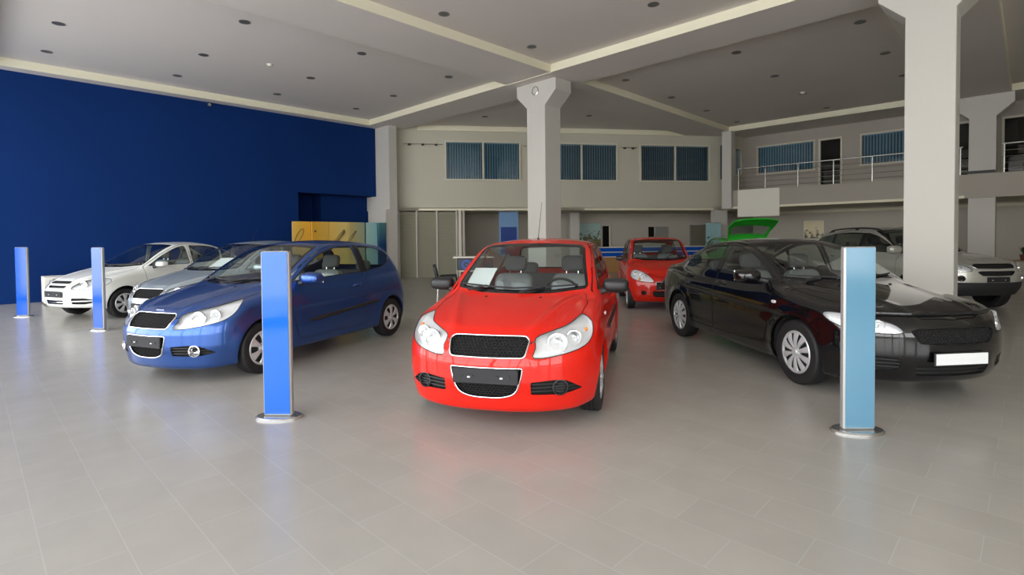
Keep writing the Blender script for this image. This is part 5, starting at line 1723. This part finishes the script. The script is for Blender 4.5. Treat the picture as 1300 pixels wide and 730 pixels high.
CRUZE = dict(
    R=.326, tw=.205, track=.885, fa=1.3425, ra=-1.3425, arch=.372, belt=.97, cowl=1.08, tub_rear=-1.5, seat_z=.47, bench_x=-.82,
    Xf=[(.12, 2.10), (.22, 2.19), (.34, 2.25), (.48, 2.28), (.62, 2.275), (.72, 2.245), (.80, 2.18), (.88, 2.09)],
    Xr=[(.18, -2.15), (.32, -2.26), (.55, -2.31), (.75, -2.29), (.95, -2.25), (1.1, -2.21)],
    Zt=[(2.30, .73), (2.20, .80), (2.05, .85), (1.8, .905), (1.4, .965), (1.1, 1.005), (.85, 1.02), (.4, 1.0), (-.5, 1.01), (-1.2, 1.05), (-1.7, 1.105), (-2.05, 1.11), (-2.25, 1.07)],
    Zb=[(-2.3, .30), (-1.7, .22), (-.8, .19), (.8, .18), (1.7, .18), (2.28, .20)],
    Wp=[(2.3, .74), (2.0, .83), (1.7, .872), (1.34, .888), (.8, .893), (0, .895), (-.9, .895), (-1.4, .885), (-1.9, .85), (-2.3, .77)],
    Ws=[(.12, -.085), (.2, -.05), (.32, -.018), (.5, 0), (.68, 0), (.82, -.012), (.95, -.04), (1.08, -.08)],
    pf=(.44, 2.5), pr=(.28, 3.0), ct=.10, ks=.07, kf=.12, ku=.045, kg=.085, kr=.10, cr=.055,
    Zr=[(1.1, 1.15), (.6, 1.34), (.25, 1.43), (-.1, 1.468), (-.45, 1.477), (-.8, 1.46), (-1.2, 1.39), (-1.6, 1.26), (-2.0, 1.10)],
    Xw=[(.6, 1.95), (1.0, 1.16), (1.2, .76), (1.35, .42), (1.45, .15), (1.55, -.15)], cw=.17, sw=.46,
    Xg=[(.6, -2.9), (1.06, -2.02), (1.2, -1.70), (1.35, -1.30), (1.5, -.75)], cg=.12, sg=.5,
    Wg=[(.6, .86), (.9, .835), (1.02, .81), (1.2, .735), (1.35, .660), (1.45, .605), (1.55, .55)],
    Wgx=[(1.3, -.03), (.6, 0), (-.6, 0), (-1.3, -.04), (-1.9, -.12)],
    ridge=.018, ridge_y=(.34, .64), lines=(((.74, -.045), .02, .010), ((.36, -.01), .02, -.006)),
    windshield=round_poly([(-.5, 1.0), (.35, 1.005), (.68, 1.03), (.70, 1.06), (.60, 1.38), (.56, 1.415), (.3, 1.432), (-.5, 1.438)], .04),
    rearwin=round_poly([(-.5, 1.13), (.56, 1.13), (.60, 1.16), (.50, 1.36), (-.5, 1.40)], .04),
    sidewins=[('door_front', round_poly([(.86, 1.02), (.50, 1.215), (.20, 1.335), (-.08, 1.385), (-.25, 1.395), (-.28, 1.035)], [.03, .2, .2, .1, .05, .04])),
              ('door_rear', round_poly([(-.37, 1.395), (-.36, 1.04), (-1.00, 1.075), (-1.06, 1.10), (-1.02, 1.30), (-.75, 1.375)], [.04, .04, .05, .04, .06, .2])),
              ('door_rear', round_poly([(-1.09, 1.10), (-1.40, 1.15), (-1.36, 1.19), (-1.07, 1.285)], .025))],
    panels=[('hood', 'top', [(1.0, -.5), (1.0, .2), (.96, .48), (.90, .69), (1.25, .735), (1.6, .70), (1.88, .60), (2.08, .42), (2.17, .25), (2.20, .0), (2.20, -.5)]),
            ('door_front', 90, S(round_poly([(.93, 1.0), (.92, .62), (.80, .32), (-.30, .30), (-.315, 1.0), (-.30, 1.425), (-.08, 1.41), (.20, 1.36), (.52, 1.235)], [.05, .1, .08, .04, .1, .05, .1, .1, .1]))),
            ('door_rear', 90, S(round_poly([(-.33, 1.425), (-.335, .30), (-.90, .31), (-1.02, .60), (-1.14, .90), (-1.42, 1.12), (-1.42, 1.20), (-1.05, 1.33), (-.75, 1.405)], [.05, .04, .08, .1, .1, .05, .06, .1, .1])))],
    handles={'door_front': (-.16, .90), 'door_rear': (-1.08, .94)},
)
def cruze():
    c = dict(CRUZE); ang = 40
    c['lamps'] = [('headlight', ang, smooth_poly(lamp_uv(ang, [(2.20, .48, .648), (2.175, .51, .712), (2.09, .60, .752), (1.94, .71, .782), (1.80, .785, .795), (1.70, .825, .79), (1.70, .84, .755), (1.80, .82, .70), (1.93, .77, .665), (2.08, .67, .642)]), 3))]
    c['lampbox'] = ((1.1, .25, .4), (3, 1.2, 1.05))
    uv = lamp_uv(ang, [(2.10, .60, .695), (1.95, .72, .725)]); c['bowls'] = [(uv[0][0], uv[0][1], .05), (uv[1][0], uv[1][1], .055)]
    up = round_poly([(-.5, .690), (.36, .690), (.405, .665), (.345, .56), (-.5, .545)], [0, .03, .02, .04, 0])
    lo = round_poly([(-.5, .375), (.34, .375), (.36, .34), (.33, .275), (-.5, .265)], [0, .015, .03, .03, 0])
    fog = round_poly([(.47, .43), (.60, .445), (.76, .42), (.78, .35), (.62, .315), (.47, .32)], .03)
    c['holes'] = [('grille', 0, up, dict(depth=.05, obj='upper_grille', hex=.018)),
                  ('lgrille', 0, lo, dict(depth=.05, obj='lower_grille', bars=(2, .005, M_black))),
                  ('fog', 0, fog, dict(depth=.035, obj='fog_recess', two=True, bars=(3, .006, M_black)))]
    c['wipers'] = [((.60, 1.06), (-.03, 1.035), (.05, 1.0)), ((-.02, 1.035), (-.62, 1.06), (-.52, 1.01))]
    return c

CAPTIVA = dict(
    R=.355, tw=.235, track=.915, fa=1.3535, ra=-1.3535, arch=.405, belt=1.06, cowl=1.05, tub_rear=-2.0, seat_z=.68, bench_x=-.75,
    Xf=[(.2, 2.02), (.35, 2.14), (.5, 2.23), (.65, 2.25), (.8, 2.24), (.92, 2.19), (1.0, 2.10)],
    Xr=[(.25, -2.20), (.45, -2.33), (.7, -2.36), (1.0, -2.30), (1.15, -2.26)],
    Zt=[(2.26, .88), (2.16, .96), (2.0, 1.01), (1.7, 1.06), (1.35, 1.10), (1.05, 1.125), (.8, 1.12), (.3, 1.08), (-.5, 1.09), (-1.5, 1.13), (-2.25, 1.14)],
    Zb=[(-2.3, .42), (-1.8, .32), (-.8, .29), (.8, .28), (1.7, .30), (2.26, .34)],
    Wp=[(2.26, .78), (2.0, .86), (1.7, .905), (1.35, .92), (.8, .922), (0, .924), (-.9, .924), (-1.5, .915), (-2.0, .88), (-2.36, .80)],
    Ws=[(.2, -.09), (.32, -.04), (.45, -.01), (.6, 0), (.8, 0), (.95, -.012), (1.08, -.045), (1.2, -.08)],
    pf=(.40, 2.8), pr=(.26, 3.2), ct=.08, ks=.075, kf=.12, ku=.045, kg=.09, kr=.10, cr=.05,
    Zr=[(1.1, 1.30), (.7, 1.48), (.35, 1.60), (0, 1.655), (-.5, 1.68), (-1.1, 1.665), (-1.6, 1.62), (-2.0, 1.54)],
    Xw=[(.7, 1.78), (1.12, 1.10), (1.35, .72), (1.55, .36), (1.65, .10), (1.75, -.15)], cw=.16, sw=.5,
    Xg=[(.7, -2.4), (1.15, -2.26), (1.4, -2.08), (1.6, -1.88), (1.75, -1.65)], cg=.12, sg=.8,
    Wg=[(.7, .88), (1.0, .865), (1.12, .845), (1.3, .785), (1.5, .71), (1.62, .655), (1.75, .58)],
    Wgx=[(1.3, -.03), (.6, 0), (-.8, 0), (-1.5, -.04), (-2.1, -.10)],
    ridge=.016, ridge_y=(.36, .66), lines=(((.80, -.02), .03, .010),), flare=.03,
    windshield=round_poly([(-.5, 1.125), (.4, 1.13), (.72, 1.15), (.74, 1.18), (.645, 1.56), (.60, 1.60), (.3, 1.625), (-.5, 1.632)], .04),
    rearwin=round_poly([(-.5, 1.2), (.62, 1.2), (.66, 1.24), (.56, 1.54), (-.5, 1.58)], .05),
    sidewins=[('door_front', round_poly([(.84, 1.14), (.52, 1.33), (.24, 1.475), (-.05, 1.545), (-.18, 1.555), (-.20, 1.15)], [.03, .2, .2, .1, .05, .04])),
              ('door_rear', round_poly([(-.28, 1.56), (-.27, 1.155), (-1.0, 1.18), (-1.16, 1.30), (-1.16, 1.545), (-.7, 1.575)], [.04, .04, .05, .06, .05, .2])),
              ('body', round_poly([(-1.24, 1.535), (-1.24, 1.24), (-1.62, 1.28), (-1.86, 1.36), (-1.72, 1.46)], .04))],
    panels=[('hood', 'top', [(1.0, -.5), (1.0, .2), (.97, .5), (.92, .73), (1.25, .78), (1.6, .77), (1.88, .68), (2.08, .48), (2.16, .25), (2.18, 0), (2.18, -.5)]),
            ('door_front', 90, S(round_poly([(.92, 1.12), (.92, .75), (.78, .48), (-.22, .46), (-.235, 1.1), (-.22, 1.59), (-.05, 1.57), (.26, 1.50), (.55, 1.35)], [.05, .1, .08, .04, .1, .05, .1, .1, .1]))),
            ('door_rear', 90, S(round_poly([(-.25, 1.59), (-.25, .46), (-.86, .46), (-.98, .75), (-1.18, 1.0), (-1.20, 1.575), (-.7, 1.605)], [.05, .04, .08, .1, .1, .06, .2])))],
    handles={'door_front': (-.08, .98), 'door_rear': (-1.02, 1.0)}, cladding=.59,
)
M_suv_glass = glass_mat('tinted_car_glass', (.42, .46, .44, 1), 1.3)
def captiva():
    c = dict(CAPTIVA); ang = 38
    c['lamps'] = [('headlight', ang, smooth_poly(lamp_uv(ang, [(2.17, .47, .80), (2.14, .50, .88), (2.05, .60, .93), (1.88, .73, .965), (1.70, .83, .985), (1.62, .875, .97), (1.66, .88, .88), (1.80, .85, .82), (1.98, .75, .79)]), 3))]
    c['lampbox'] = ((1.1, .25, .6), (3, 1.2, 1.2))
    uv = lamp_uv(ang, [(2.07, .62, .855), (1.90, .76, .885)]); c['bowls'] = [(uv[0][0], uv[0][1], .055), (uv[1][0], uv[1][1], .055)]
    c['glass'] = M_suv_glass
    c['blackouts'] = [('pillar', round_poly([(.87, 1.12), (.49, 1.345), (.22, 1.478), (-.1, 1.548), (-.7, 1.565), (-1.25, 1.54), (-1.72, 1.46), (-1.90, 1.36), (-1.64, 1.25), (-1.0, 1.155)], .04))]
    c['holes'] = [('grille', 0, round_poly([(-.5, .945), (.38, .94), (.44, .905), (.38, .85), (-.5, .84)], .02), dict(depth=.05, obj='upper_grille', chrome=.006, bars=(1, .004, M_black))),
                  ('mgrille', 0, round_poly([(-.5, .805), (.34, .805), (.39, .785), (.30, .715), (-.5, .70)], .02), dict(depth=.05, obj='upper_grille', chrome=.006)),
                  ('fog', 0, round_poly(circle_poly(.62, .665, .06, 16), .01), dict(depth=.04, obj='fog_recess', two=True))]
    c['wipers'] = [((.62, 1.18), (-.03, 1.15), (.05, 1.12)), ((-.02, 1.15), (-.64, 1.18), (-.54, 1.13))]
    return c

SPARK = dict(
    R=.268, tw=.165, track=.742, fa=1.1725, ra=-1.1725, arch=.308, belt=.98, cowl=.90, tub_rear=-1.55, seat_z=.52, bench_x=-.66,
    Xf=[(.12, 1.66), (.22, 1.74), (.34, 1.79), (.46, 1.80), (.58, 1.785), (.68, 1.74), (.78, 1.66)],
    Xr=[(.15, -1.60), (.3, -1.67), (.55, -1.685), (.8, -1.66), (1.0, -1.64), (1.1, -1.62)],
    Zt=[(1.80, .66), (1.72, .745), (1.6, .82), (1.4, .90), (1.2, .955), (1.0, 1.0), (.8, 1.015), (.3, .985), (-.5, 1.0), (-1.2, 1.04), (-1.6, 1.04)],
    Zb=[(-1.7, .26), (-1.3, .20), (-.8, .19), (.8, .18), (1.4, .17), (1.8, .20)],
    Wp=[(1.8, .60), (1.6, .68), (1.4, .725), (1.17, .742), (.7, .746), (0, .748), (-.8, .748), (-1.2, .742), (-1.5, .715), (-1.69, .67)],
    Ws=[(.12, -.07), (.2, -.04), (.3, -.015), (.45, 0), (.65, 0), (.8, -.012), (.93, -.032), (1.05, -.06)],
    pf=(.38, 2.3), pr=(.18, 3.4), ct=.09, ks=.08, kf=.13, ku=.045, kg=.085, kr=.09, cr=.05,
    Zr=[(.9, 1.25), (.5, 1.41), (.2, 1.475), (-.2, 1.505), (-.7, 1.505), (-1.1, 1.475), (-1.4, 1.42)],
    Xw=[(.6, 1.45), (1.0, .93), (1.2, .66), (1.35, .45), (1.45, .28), (1.55, .06)], cw=.14, sw=.58,
    Xg=[(.6, -1.72), (1.0, -1.66), (1.2, -1.58), (1.4, -1.44), (1.55, -1.3)], cg=.08, sg=.9,
    Wg=[(.6, .71), (.9, .70), (1.02, .682), (1.2, .635), (1.35, .592), (1.45, .557), (1.55, .51)],
    Wgx=[(1.3, -.03), (.6, 0), (-.6, 0), (-1.2, -.02), (-1.6, -.06)],
    ridge=.018, ridge_y=(.26, .50), lines=(((.70, -.04), .02, .008),),
    windshield=round_poly([(-.5, 1.0), (.3, 1.005), (.565, 1.03), (.585, 1.06), (.51, 1.40), (.48, 1.43), (.3, 1.448), (-.5, 1.455)], .04),
    rearwin=round_poly([(-.5, 1.08), (.50, 1.08), (.54, 1.12), (.48, 1.36), (-.5, 1.40)], .04),
    sidewins=[('door_front', round_poly([(.74, 1.01), (.46, 1.215), (.22, 1.36), (-.0, 1.42), (-.12, 1.43), (-.14, 1.02)], [.03, .2, .2, .1, .05, .04])),
              ('door_rear', round_poly([(-.21, 1.43), (-.20, 1.03), (-.86, 1.07), (-.98, 1.22), (-.94, 1.39), (-.6, 1.43)], [.04, .04, .05, .06, .05, .2])),
              ('body', round_poly([(-1.05, 1.36), (-1.07, 1.13), (-1.32, 1.16), (-1.30, 1.28)], .04))],
    panels=[('hood', 'top', [(.85, -.5), (.85, .2), (.82, .4), (.78, .56), (1.05, .60), (1.3, .57), (1.5, .46), (1.66, .28), (1.70, .15), (1.71, 0), (1.71, -.5)]),
            ('door_front', 90, S(round_poly([(.80, .99), (.80, .62), (.68, .32), (-.155, .30), (-.17, 1.0), (-.16, 1.455), (0, 1.445), (.22, 1.385), (.48, 1.235)], [.05, .1, .08, .04, .1, .05, .1, .1, .1]))),
            ('door_rear', 90, S(round_poly([(-.185, 1.455), (-.185, .30), (-.74, .30), (-.84, .60), (-.96, .9), (-1.01, 1.20), (-.96, 1.41), (-.6, 1.455)], [.05, .04, .08, .1, .1, .06, .06, .2])))],
    handles={'door_front': (-.04, .90), 'door_rear': (-.80, .92)},
)
def spark():
    c = dict(SPARK); ang = 38
    c['lamps'] = [('headlight', ang, smooth_poly(lamp_uv(ang, [(1.75, .26, .60), (1.72, .34, .69), (1.64, .44, .76), (1.52, .56, .815), (1.40, .63, .83), (1.36, .67, .79), (1.40, .685, .71), (1.50, .65, .65), (1.64, .53, .61)]), 3))]
    c['lampbox'] = ((.9, .15, .4), (3, 1.2, 1.0))
    uv = lamp_uv(ang, [(1.62, .47, .70), (1.48, .60, .745)]); c['bowls'] = [(uv[0][0], uv[0][1], .058), (uv[1][0], uv[1][1], .045)]
    uv = lamp_uv(ang, [(1.58, .54, .645)]); c['indicators'] = [(uv[0][0], uv[0][1], .05)]
    c['holes'] = [('grille', 0, round_poly([(-.5, .60), (.20, .60), (.22, .585), (.18, .535), (-.5, .53)], .012), dict(depth=.04, obj='upper_grille', chrome=.005)),
                  ('lgrille', 0, round_poly([(-.5, .42), (.26, .42), (.28, .37), (.24, .30), (-.5, .295)], .02), dict(depth=.04, obj='lower_grille', bars=(2, .008, M_black))),
                  ('fog', 0, round_poly(circle_poly(.44, .375, .05, 16), .01), dict(depth=.035, obj='fog_recess', two=True))]
    c['wipers'] = [((.50, 1.05), (-.03, 1.025), (.05, 1.0)), ((-.02, 1.025), (-.52, 1.05), (-.44, 1.01))]
    return c

P_red = paint('bright_red_paint', (.66, .010, .002, 1))
P_red2 = paint('deep_red_paint', (.52, .012, .003, 1))
P_blue = paint('blue_metallic_paint', srgb(52, 90, 162), metal=.8, rough=.33)
P_white = paint('white_paint', srgb(226, 228, 222), rough=.35)
P_silver = paint('silver_paint', srgb(176, 188, 194), metal=.55, rough=.34)
P_black = paint('black_paint', (.004, .004, .0045, 1), rough=.09, coat=1.0)
P_champ = paint('champagne_silver_paint', srgb(190, 190, 182), metal=.45, rough=.34)
P_green = paint('green_paint', srgb(40, 165, 44), metal=.2, rough=.33)

def car(name, X, Y, head, label, c, h, P, wheels, cat='car', group=None):
    root = empty(name, (X, Y, 0), math.radians(head), label, cat, group)
    for hl in c['holes']:
        if hl[3].get('bars') and hl[3]['bars'][2] == 'PAINT': hl[3]['bars'] = hl[3]['bars'][:2]+(P,)
    B = build_car(c, h, root, P)
    add_wheels(c, root, wheels)
    wipers(c, B, root)
    return root, B

def repeater(B, root, x, z):
    for s in (1, -1):
        Ps, G = on_surf(B.F, 90, S([(x, z)]), 0, s)
        mb = MB(); mb.add(*box_points(Ps[0][0], Ps[0][1], Ps[0][2], .075, .022, .034, .6, 8)); mb.build('side_repeater', M_lampw, root, smooth=SM)

def washer_jets(B, root, x, ys):
    for y in ys:
        Ps, G = on_surf(B.F, 'top', [(x, y)], 0)
        mb = MB(); mb.add(*box_points(Ps[0][0], Ps[0][1], Ps[0][2]+.004, .035, .022, .014, .8, 6)); mb.build('washer_jet', M_black, root, smooth=SM)

def bonnet_bar(B, root, z, w):
    """small chrome emblem plate above the upper grille"""
    Ps, G = on_surf(B.F, 0, [(0, z)], .004)
    mb = MB(); p = Ps[0]; mb.box((p[0], 0, p[2]), (.010, w, .012), bev=.003); mb.build('emblem_bar', M_chrome, root)

# bright red hatchback, front and centre
root, B = car('hatchback_car', .28, 6.03, -104, 'bright red hatchback facing forward with a white paper sheet in its windscreen', aveo_hatch(False), .024, P_red, (7, .02, .055, 'petal'))
cabin(AVEO, B, root); mirror_arm(AVEO, B, root, None, M_black, .62, .975, out=.165, size=(.18, .25, .155))
front_details(B, root); plate_holder(B, root, .455); antenna(root, B, -.10, .50, -28); repeater(B, root, .86, .80); washer_jets(B, root, 1.13, (.26, -.26)); side_strip(B, root, .62, -.86, .62, .66)
# sheet of paper lying behind the windscreen, passenger side
mb = MB(); 
def paper(root, B, c, y0, y1, z0, z1, lab):
    pts = [(y0, z0), (y1, z0+.005), (y1+.02, z1), (y0+.02, z1-.005)]
    P3, G = on_surf(B.F, 0, pts, -.035)
    o = mesh_obj('paper_sheet', [tuple(p) for p in P3], [(0, 1, 2, 3)], M_paper)
    md = o.modifiers.new('t', 'SOLIDIFY'); md.thickness = .002
    o.location = root.location; o.rotation_euler = root.rotation_euler
    tag(o, lab, 'paper')
paper(root, B, AVEO, -.60, -.33, 1.05, 1.23, 'white paper sheet propped inside the windscreen of the bright red hatchback')

# blue three-door
c = aveo_hatch(True); c.pop('indicators')
root, B = car('hatchback_car', -3.124, 7.475, -112, 'metallic blue three door hatchback behind the tall bright blue totem', c, .024, P_blue, (6, .022, .06, 'petal'))
cabin(AVEO, B, root); mirror_arm(AVEO, B, root, None, P_blue, .62, .975, out=.175, size=(.19, .26, .165), sides=(1,))
front_details(B, root, fog_mat=1); plate_holder(B, root, .455); repeater(B, root, .86, .80); washer_jets(B, root, 1.13, (.26, -.26)); side_strip(B, root, .55, -.95, .50, .60, hh=.024)
bonnet_bar(B, root, .765, .12)

# silver hatchback between the white and the blue cars
c = aveo_hatch(False)
root, B = car('hatchback_car', -5.16, 10.38, -112, 'silver hatchback parked between the blue hatchback and the white saloon', c, .032, P_silver, (6, .022, .06, 'petal'))
cabin(AVEO, B, root); mirror_arm(AVEO, B, root, None, P_silver, .62, .975, out=.20, size=(.16, .22, .13), sides=(1,))
front_details(B, root, fog_mat=1); plate_holder(B, root, .455); antenna(root, B, -.10, .30, -28)
paper(root, B, AVEO, .02, .34, 1.05, 1.23, 'white paper sheet lying inside the windscreen of the silver hatchback')

# white saloon by the blue wall
c = saloon_aveo()
root, B = car('saloon_car', -8.02, 12.05, -112, 'white four door saloon parked beside the deep blue wall', c, .03, P_white, (7, .02, .055, 'petal'))
cabin(c, B, root); mirror_arm(c, B, root, None, P_white, .62, .975, out=.20, size=(.16, .22, .13), sides=(1,))
plate_holder(B, root, .52); 

# black saloon on the right
c = cruze()
root, B = car('saloon_car', 3.57, 6.82, -82.8, 'glossy black four door saloon with a blank white number plate', c, .024, P_black, (10, .012, .038, 'bar'))
cabin(c, B, root, wrap=True); mirror_arm(c, B, root, None, P_black, .74, 1.0, out=.22, size=(.19, .27, .165), sides=(-1,))
plate_holder(B, root, .435, m=M_black, name='number_plate', white=True, out=.02)
repeater(B, root, 1.0, .80); washer_jets(B, root, 1.22, (.3, -.3)); antenna(root, B, -.75, .12, -50)
P3, G = on_surf(B.F, 0, [(y, .795+.0*abs(y)) for y in np.linspace(0, .60, 20)], .012)
mb = MB(); Q = np.concatenate([(P3*np.array([1, -1, 1]))[::-1], P3[1:]]); mb.tube([tuple(p) for p in Q], .017, 8, flat=.7); mb.build('bonnet_deflector', M_frit, root, smooth=SM)

# small red five-door further back
c = spark()
root, B = car('hatchback_car', 3.32, 12.36, -97.5, 'small dark red hatchback seen past the bright red car, before the counter', c, .03, P_red2, (6, .02, .05, 'petal'))
cabin(c, B, root); mirror_arm(c, B, root, None, M_black, .60, .98, out=.17, size=(.13, .17, .12)); antenna(root, B, .12, .16, -35)
plate_holder(B, root, .50, w=.42)

# champagne off-roader at the right
c = captiva()
root, B = car('offroad_car', 8.9, 12.17, -85, 'silver sport utility car with roof rails partly behind the near pier', c, .032, P_champ, (6, .03, .05, 'petal'))
cabin(c, B, root); mirror_arm(c, B, root, None, P_champ, .86, 1.13, out=.17, size=(.17, .27, .19), sides=(-1,))
plate_holder(B, root, .645, w=.46, h=.10)
for s in (1, -1):
    P3, G = on_surf(B.F, 'top', [(x, .60) for x in np.linspace(.25, -1.55, 16)], 0)
    pts = [tuple(P3[0])]+[(p[0], p[1], p[2]+.045) for p in P3[1:-1]]+[tuple(P3[-1])]
    mb = MB(); mb.tube([(p[0], p[1]*s, p[2]) for p in pts], .017, 8)
    for k in (1, 7, 14): mb.box((P3[k][0], P3[k][1]*s, P3[k][2]+.02), (.10, .03, .05), bev=.01)
    mb.build('roof_rail', M_black, root, smooth=SM)
for s in (1, -1):
    P3, G = on_surf(B.F, 0, [(.62, .665)], 0); q = P3[0]
    e = bpy.data.objects.new('fog_lamp', None); COL.objects.link(e); e.parent = root
    mb = MB(); mb.lathe([(.001, -.03), (.03, -.024), (.045, .0), (.052, .004)], 24, 'x', c=(q[0]-.02, q[1]*s, q[2])); mb.build('reflector', M_lamp, e, smooth=SM)

# green hatchback with its tailgate raised
c = spark(); c['rearwin'] = None; c['tailgate'] = True
root, B = car('hatchback_car', 6.42, 15.55, 84, 'green hatchback with its tailgate raised, behind the black saloon', c, .035, P_green, (6, .02, .05, 'petal'))
cabin(c, B, root)
# ------------------------------------------------------------------ daylight
w = bpy.data.worlds.new('sky'); scene.world = w; w.use_nodes = True
nt = w.node_tree; bg = nt.nodes['Background']
tc = nt.nodes.new('ShaderNodeTexCoord'); sp = nt.nodes.new('ShaderNodeSeparateXYZ'); nt.links.new(tc.outputs['Generated'], sp.inputs[0])
cr = nt.nodes.new('ShaderNodeValToRGB'); nt.links.new(sp.outputs['Z'], cr.inputs[0])
el = cr.color_ramp.elements
el[0].position = 0.0; el[0].color = (1.0, .98, .95, 1); el[1].position = .8; el[1].color = (.72, .80, .95, 1)
nt.links.new(cr.outputs[0], bg.inputs[0]); bg.inputs[1].default_value = 5.0
scene.cycles.use_denoising = True
scene.cycles.max_bounces = 10; scene.cycles.diffuse_bounces = 6; scene.cycles.glossy_bounces = 4; scene.cycles.transparent_max_bounces = 12
scene.cycles.sample_clamp_indirect = 8.0
scene.cycles.caustics_reflective = False; scene.cycles.caustics_refractive = False
# the sun is added behind the building: lit paving bounces light to the ceiling
sl = bpy.data.lights.new('bounce_sun', 'SUN'); sl.energy = 12.0; sl.angle = .02; sl.color = (1, .95, .88)
so = bpy.data.objects.new('bounce_sun', sl); COL.objects.link(so)
_v = Vector((-math.cos(RZ), -math.sin(RZ), -1.1)); so.rotation_euler = _v.to_track_quat('-Z', 'Y').to_euler(); so.location = (0, 0, 12)
def portal(a, b, z, sx, sz, face):
    l = bpy.data.lights.new('window_portal', 'AREA'); l.shape = 'RECTANGLE'; l.size = sx; l.size_y = sz; l.cycles.is_portal = True
    o = bpy.data.objects.new('window_portal', l); COL.objects.link(o)
    o.location = ab(a, b, z); o['kind'] = 'helper'
    # lamps shine along local -z: turn it to face into the room
    dx = {'a': (1, 0), 'b': (0, 1)}[face]
    v = Vector((dx[0]*math.cos(RZ)-dx[1]*math.sin(RZ), dx[0]*math.sin(RZ)+dx[1]*math.cos(RZ), 0))
    o.rotation_euler = v.to_track_quat('-Z', 'Y').to_euler()
portal(A0-.05, 4.5, 2.8, 27.2, 5.4, 'a')
portal(A0+11.2, B0-.05, 2.6, 22.4, 4.1, 'b')
# ------------------------------------------------------------------ camera
cam_d = bpy.data.cameras.new('camera')
cam = bpy.data.objects.new('camera', cam_d)
COL.objects.link(cam)
F_PX = 675.0
cam_d.sensor_fit = 'HORIZONTAL'
cam_d.sensor_width = 36.0
cam_d.lens = 36.0*F_PX/1300.0
cam_d.shift_y = (320-365)/1300.0
cam_d.clip_start = .05; cam_d.clip_end = 300
_p = math.radians(-1.5); _r = math.radians(.55)
_fw = Vector((0, math.cos(_p), math.sin(_p))); _up = Vector((0, -math.sin(_p), math.cos(_p))); _rt = Vector((1, 0, 0))
_r2 = _rt*math.cos(_r)-_up*math.sin(_r); _u2 = _up*math.cos(_r)+_rt*math.sin(_r)
_m = Matrix((( _r2.x, _u2.x, -_fw.x, 0), (_r2.y, _u2.y, -_fw.y, 0), (_r2.z, _u2.z, -_fw.z, 1.51), (0, 0, 0, 1)))
cam.matrix_world = _m
scene.camera = cam
scene.view_settings.view_transform = 'Standard'
scene.view_settings.look = 'None'
scene.view_settings.gamma = 1.0
scene.view_settings.use_curve_mapping = False
scene.view_settings.exposure = 0.35
